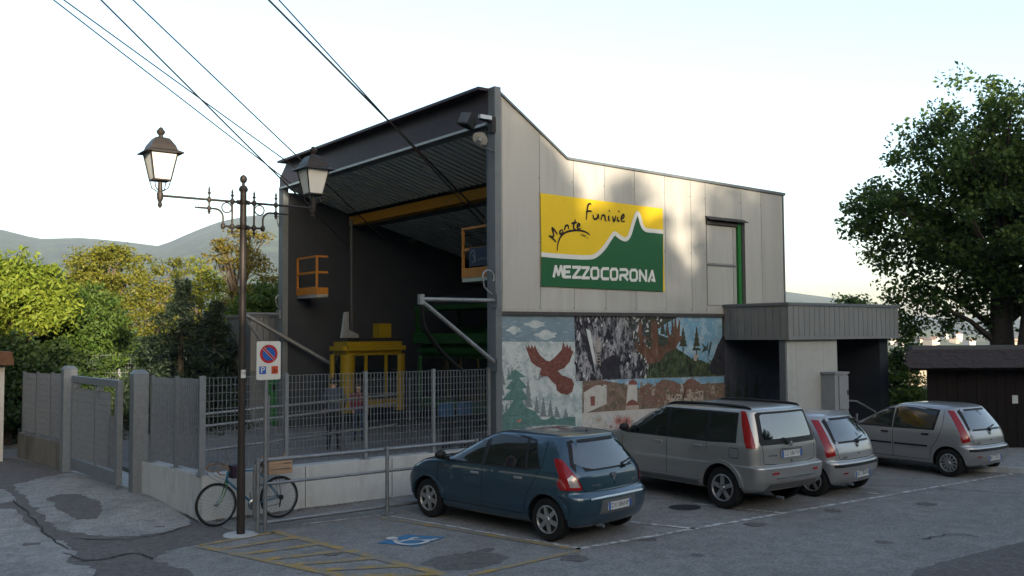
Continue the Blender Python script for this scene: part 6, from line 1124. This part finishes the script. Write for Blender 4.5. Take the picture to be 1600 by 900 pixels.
ptree(240, 42, [(235, 470, 40, 60), (225, 420, 25, 25), (270, 440, 28, 32), (250, 530, 50, 40)], 'leaf_locust', 'thin yellow green tree between the locust and the lamp post', clumps=130, per=75, csize=.5, leaf=.12, shell=.3, bark='bark_light', flat=.5)
ptree(325, 44, [(300, 440, 34, 40), (330, 470, 40, 50), (310, 520, 45, 40), (275, 500, 34, 40)], 'leaf_yellowgreen', 'light green thin tree behind the dark conifer', clumps=130, per=75, csize=.5, leaf=.13, shell=.3, bark='bark_light', flat=.4)
ptree(375, 36, [(372, 400, 44, 40), (410, 430, 30, 34), (345, 400, 28, 22), (400, 372, 26, 20), (380, 470, 45, 34)], 'leaf_rust', 'sparse rusty leaved tree behind the lamp post', clumps=100, per=60, csize=.42, leaf=.11, shell=.3, bark='bark_light', flat=.6)
ptree(420, 33, [(415, 475, 30, 30), (440, 490, 22, 26), (395, 500, 34, 34)], 'leaf_green', 'small bushy green tree by the left station pillar', clumps=90, per=110, csize=.4, leaf=.11)
b = gp(283, 28); conifer(b, 3+(523-450)/1450*28-b.z, 2.3, 'needle', 'dark pointed conifer behind the right gate post', group=LG)
b = gp(335, 30); conifer(b, 3+(523-478)/1450*30-b.z, 1.7, 'needle', 'shorter dark conifer beside the lamp post', group=LG)
for i, (px, D, top, rx, m) in enumerate(((10, 27.5, 535, 55, 'leaf_dark'), (70, 29, 540, 48, 'leaf_dark'), (135, 31, 545, 50, 'leaf_dark'), (195, 31.5, 530, 48, 'leaf_dark'), (240, 32, 540, 42, 'leaf_dark'), (350, 32, 525, 42, 'leaf_dark'), (400, 32.5, 530, 36, 'leaf_dark'), (-60, 27, 530, 60, 'leaf_dark'))):
    ptree(px, D, [(px, top+45, rx, 48), (px+15, top+95, rx, 50)], m, 'dense dark green shrub forming the hedge behind the yard fence', clumps=150, per=90, csize=.4, leaf=.12, name='shrub', group='hedge shrubs behind the fence')
# large tree over the hut and neighbours on the right
b = gp(1572, 32); D = 32
tree(b, lobes_px(D, b, (1560, 330, 130, 95), (1530, 220, 105, 85), (1440, 290, 95, 75), (1620, 200, 90, 90), (1400, 350, 70, 42), (1480, 400, 100, 60), (1680, 300, 110, 120), (1535, 125, 38, 40), (1440, 460, 55, 35), (1590, 430, 90, 60), (1385, 310, 45, 55), (1352, 335, 36, 40)), 'leaf_ash', 'large spreading broadleaf tree towering over the dark wooden hut', trunk_r=.38, clumps=470, per=105, csize=.58, leaf=.15, droop=.45, shell=.35, limbs=60, group='trees on the right', flat=.25)
hs = [tuple(atD(px, py, D)) for px, py in [(RNG.uniform(1385, 1560), RNG.uniform(425, 520)) for _ in range(46)]+[(RNG.uniform(1380, 1430), RNG.uniform(470, 555)) for _ in range(12)]]
leaf_object(leaves(np.array(hs), .38, 55, .14, 1.8, .6), 'hanging_sprays', 'leaf_ash', [o for o in COL.objects if o.name.startswith('broadleaf_tree') and o.get('label', '').startswith('large spreading')][0])
b = gp(1600, 31); q = MB(); q.tube([b+Vector((0, 0, -.3)), b+Vector((.1, 0, 2.5)), b+Vector((.5, -.2, 5.5))], [.3, .24, .15], 10); t2 = thing('broadleaf_tree', b, 'second dark trunk beside the large tree behind the hut', 'tree', 'trees on the right'); ORG[t2] = b; q.build('trunk', 'bark', t2, smooth=60)
leaf_object(leaves(np.array([tuple(b+Vector((.5, -.2, 6.2))+Vector(RNG.normal(size=3)*np.array((1.4, 1.4, 1.0)))) for _ in range(70)]), .6, 110, .15, 1.7, .45), 'crown', 'leaf_ash', t2)
ptree(1405, 34, [(1402, 590, 26, 50), (1420, 620, 30, 35), (1395, 640, 24, 30), (1410, 550, 18, 26)], 'leaf_green', 'slender leafy shrub between the canopy and the wooden hut', clumps=110, per=90, csize=.35, leaf=.11, name='shrub', group='trees on the right')
ptree(1327, 52, [(1322, 472, 14, 5), (1340, 470, 12, 4), (1328, 500, 34, 22)], 'leaf_ash', 'far treetop just rising over the ribbed canopy roof', clumps=60, per=50, csize=.5, leaf=.2, group='trees on the right', limbs=8)
for i in range(16):
    px = 1385+i*9+RNG.uniform(-4, 4); D = RNG.uniform(160, 420); b = gp(px, D); tree(b, [(0, 0, 3.2, 2.6, 2.6, 2.8), (.8, .5, 2.0, 2.4, 2.2, 1.8)], 'leaf_green' if i % 2 else 'leaf_yellowgreen', 'small round valley tree below the car park edge', clumps=40, per=50, csize=.9, leaf=.4, group='valley trees', limbs=6)
# unseen trees on the bank, heights shaped to shade the car park, with gaps
BG = 'unseen trees on the bank behind the photographer'
def crest(x):
    return float(np.interp(x, [-45, -14, -10, -8.4, -7.6, -3.4, -2.2, -1, .6, 1.6, 2.6, 3.6, 4.4, 5.2, 6.0, 6.6, 7.6, 8.2, 8.8, 10.2, 12.5, 14, 20, 45], [4, 4, 3.6, 3.4, .4, .4, 4.5, 6.5, 6.2, 4.6, 3.7, 3.6, 4.2, 3.4, 2.4, 1.5, 1.5, 3.0, 4.2, 4.9, 5.4, 6, 7.5, 8]))
protos = []
for k in range(3):
    b = Vector((-60-8*k, -30, gz(-60-8*k, -30))); protos.append(tree(b, [(0, 0, 2.6, 1.7, 1.7, 2.3), (.5, .4, 1.4, 1.6, 1.5, 1.5), (-.6, -.3, 1.6, 1.5, 1.5, 1.6)], 'leaf_green', 'unseen leafy tree on the bank behind the photographer', trunk_r=.16, clumps=150, per=60, csize=.6, leaf=.3, group=BG, limbs=8, shell=.2))
def copy_tree(src, loc, sc, rz):
    o = src.copy(); COL.objects.link(o); o.location = loc; o.scale = sc; o.rotation_euler = (0, 0, rz)
    for ch in src.children:
        c = ch.copy(); COL.objects.link(c); c.parent = o
        for g in ch.children: d = g.copy(); COL.objects.link(d); d.parent = c
    return o
for row, y0 in enumerate((-26.3, -28.6)):
    for i in range(46):
        x = -42+i*1.9+row*.9; h = crest(x)*random.uniform(.9, 1.08); y = y0+random.uniform(-.5, .5); copy_tree(protos[(i+row) % 3], (x, y, gz(x, y)-.25), (.75+.07*h, .75+.07*h, h/4.9), random.uniform(0, 6.28))
# ================================================================== HAZE
q = MB(); q.box((-3500, -3500, -60), (3500, 3500, 368)); hz = q.build('haze', 'concrete'); hz['kind'] = 'stuff'
hm = bpy.data.materials.new('haze'); hm.use_nodes = True; N = hm.node_tree.nodes; N.remove(N['Principled BSDF']); pv = N.new('ShaderNodeVolumePrincipled'); pv.inputs['Color'].default_value = (.72, .83, 1, 1); pv.inputs['Density'].default_value = .00015; pv.inputs['Anisotropy'].default_value = .2
hm.node_tree.links.new(pv.outputs[0], N['Material Output'].inputs['Volume']); hz.data.materials[0] = hm
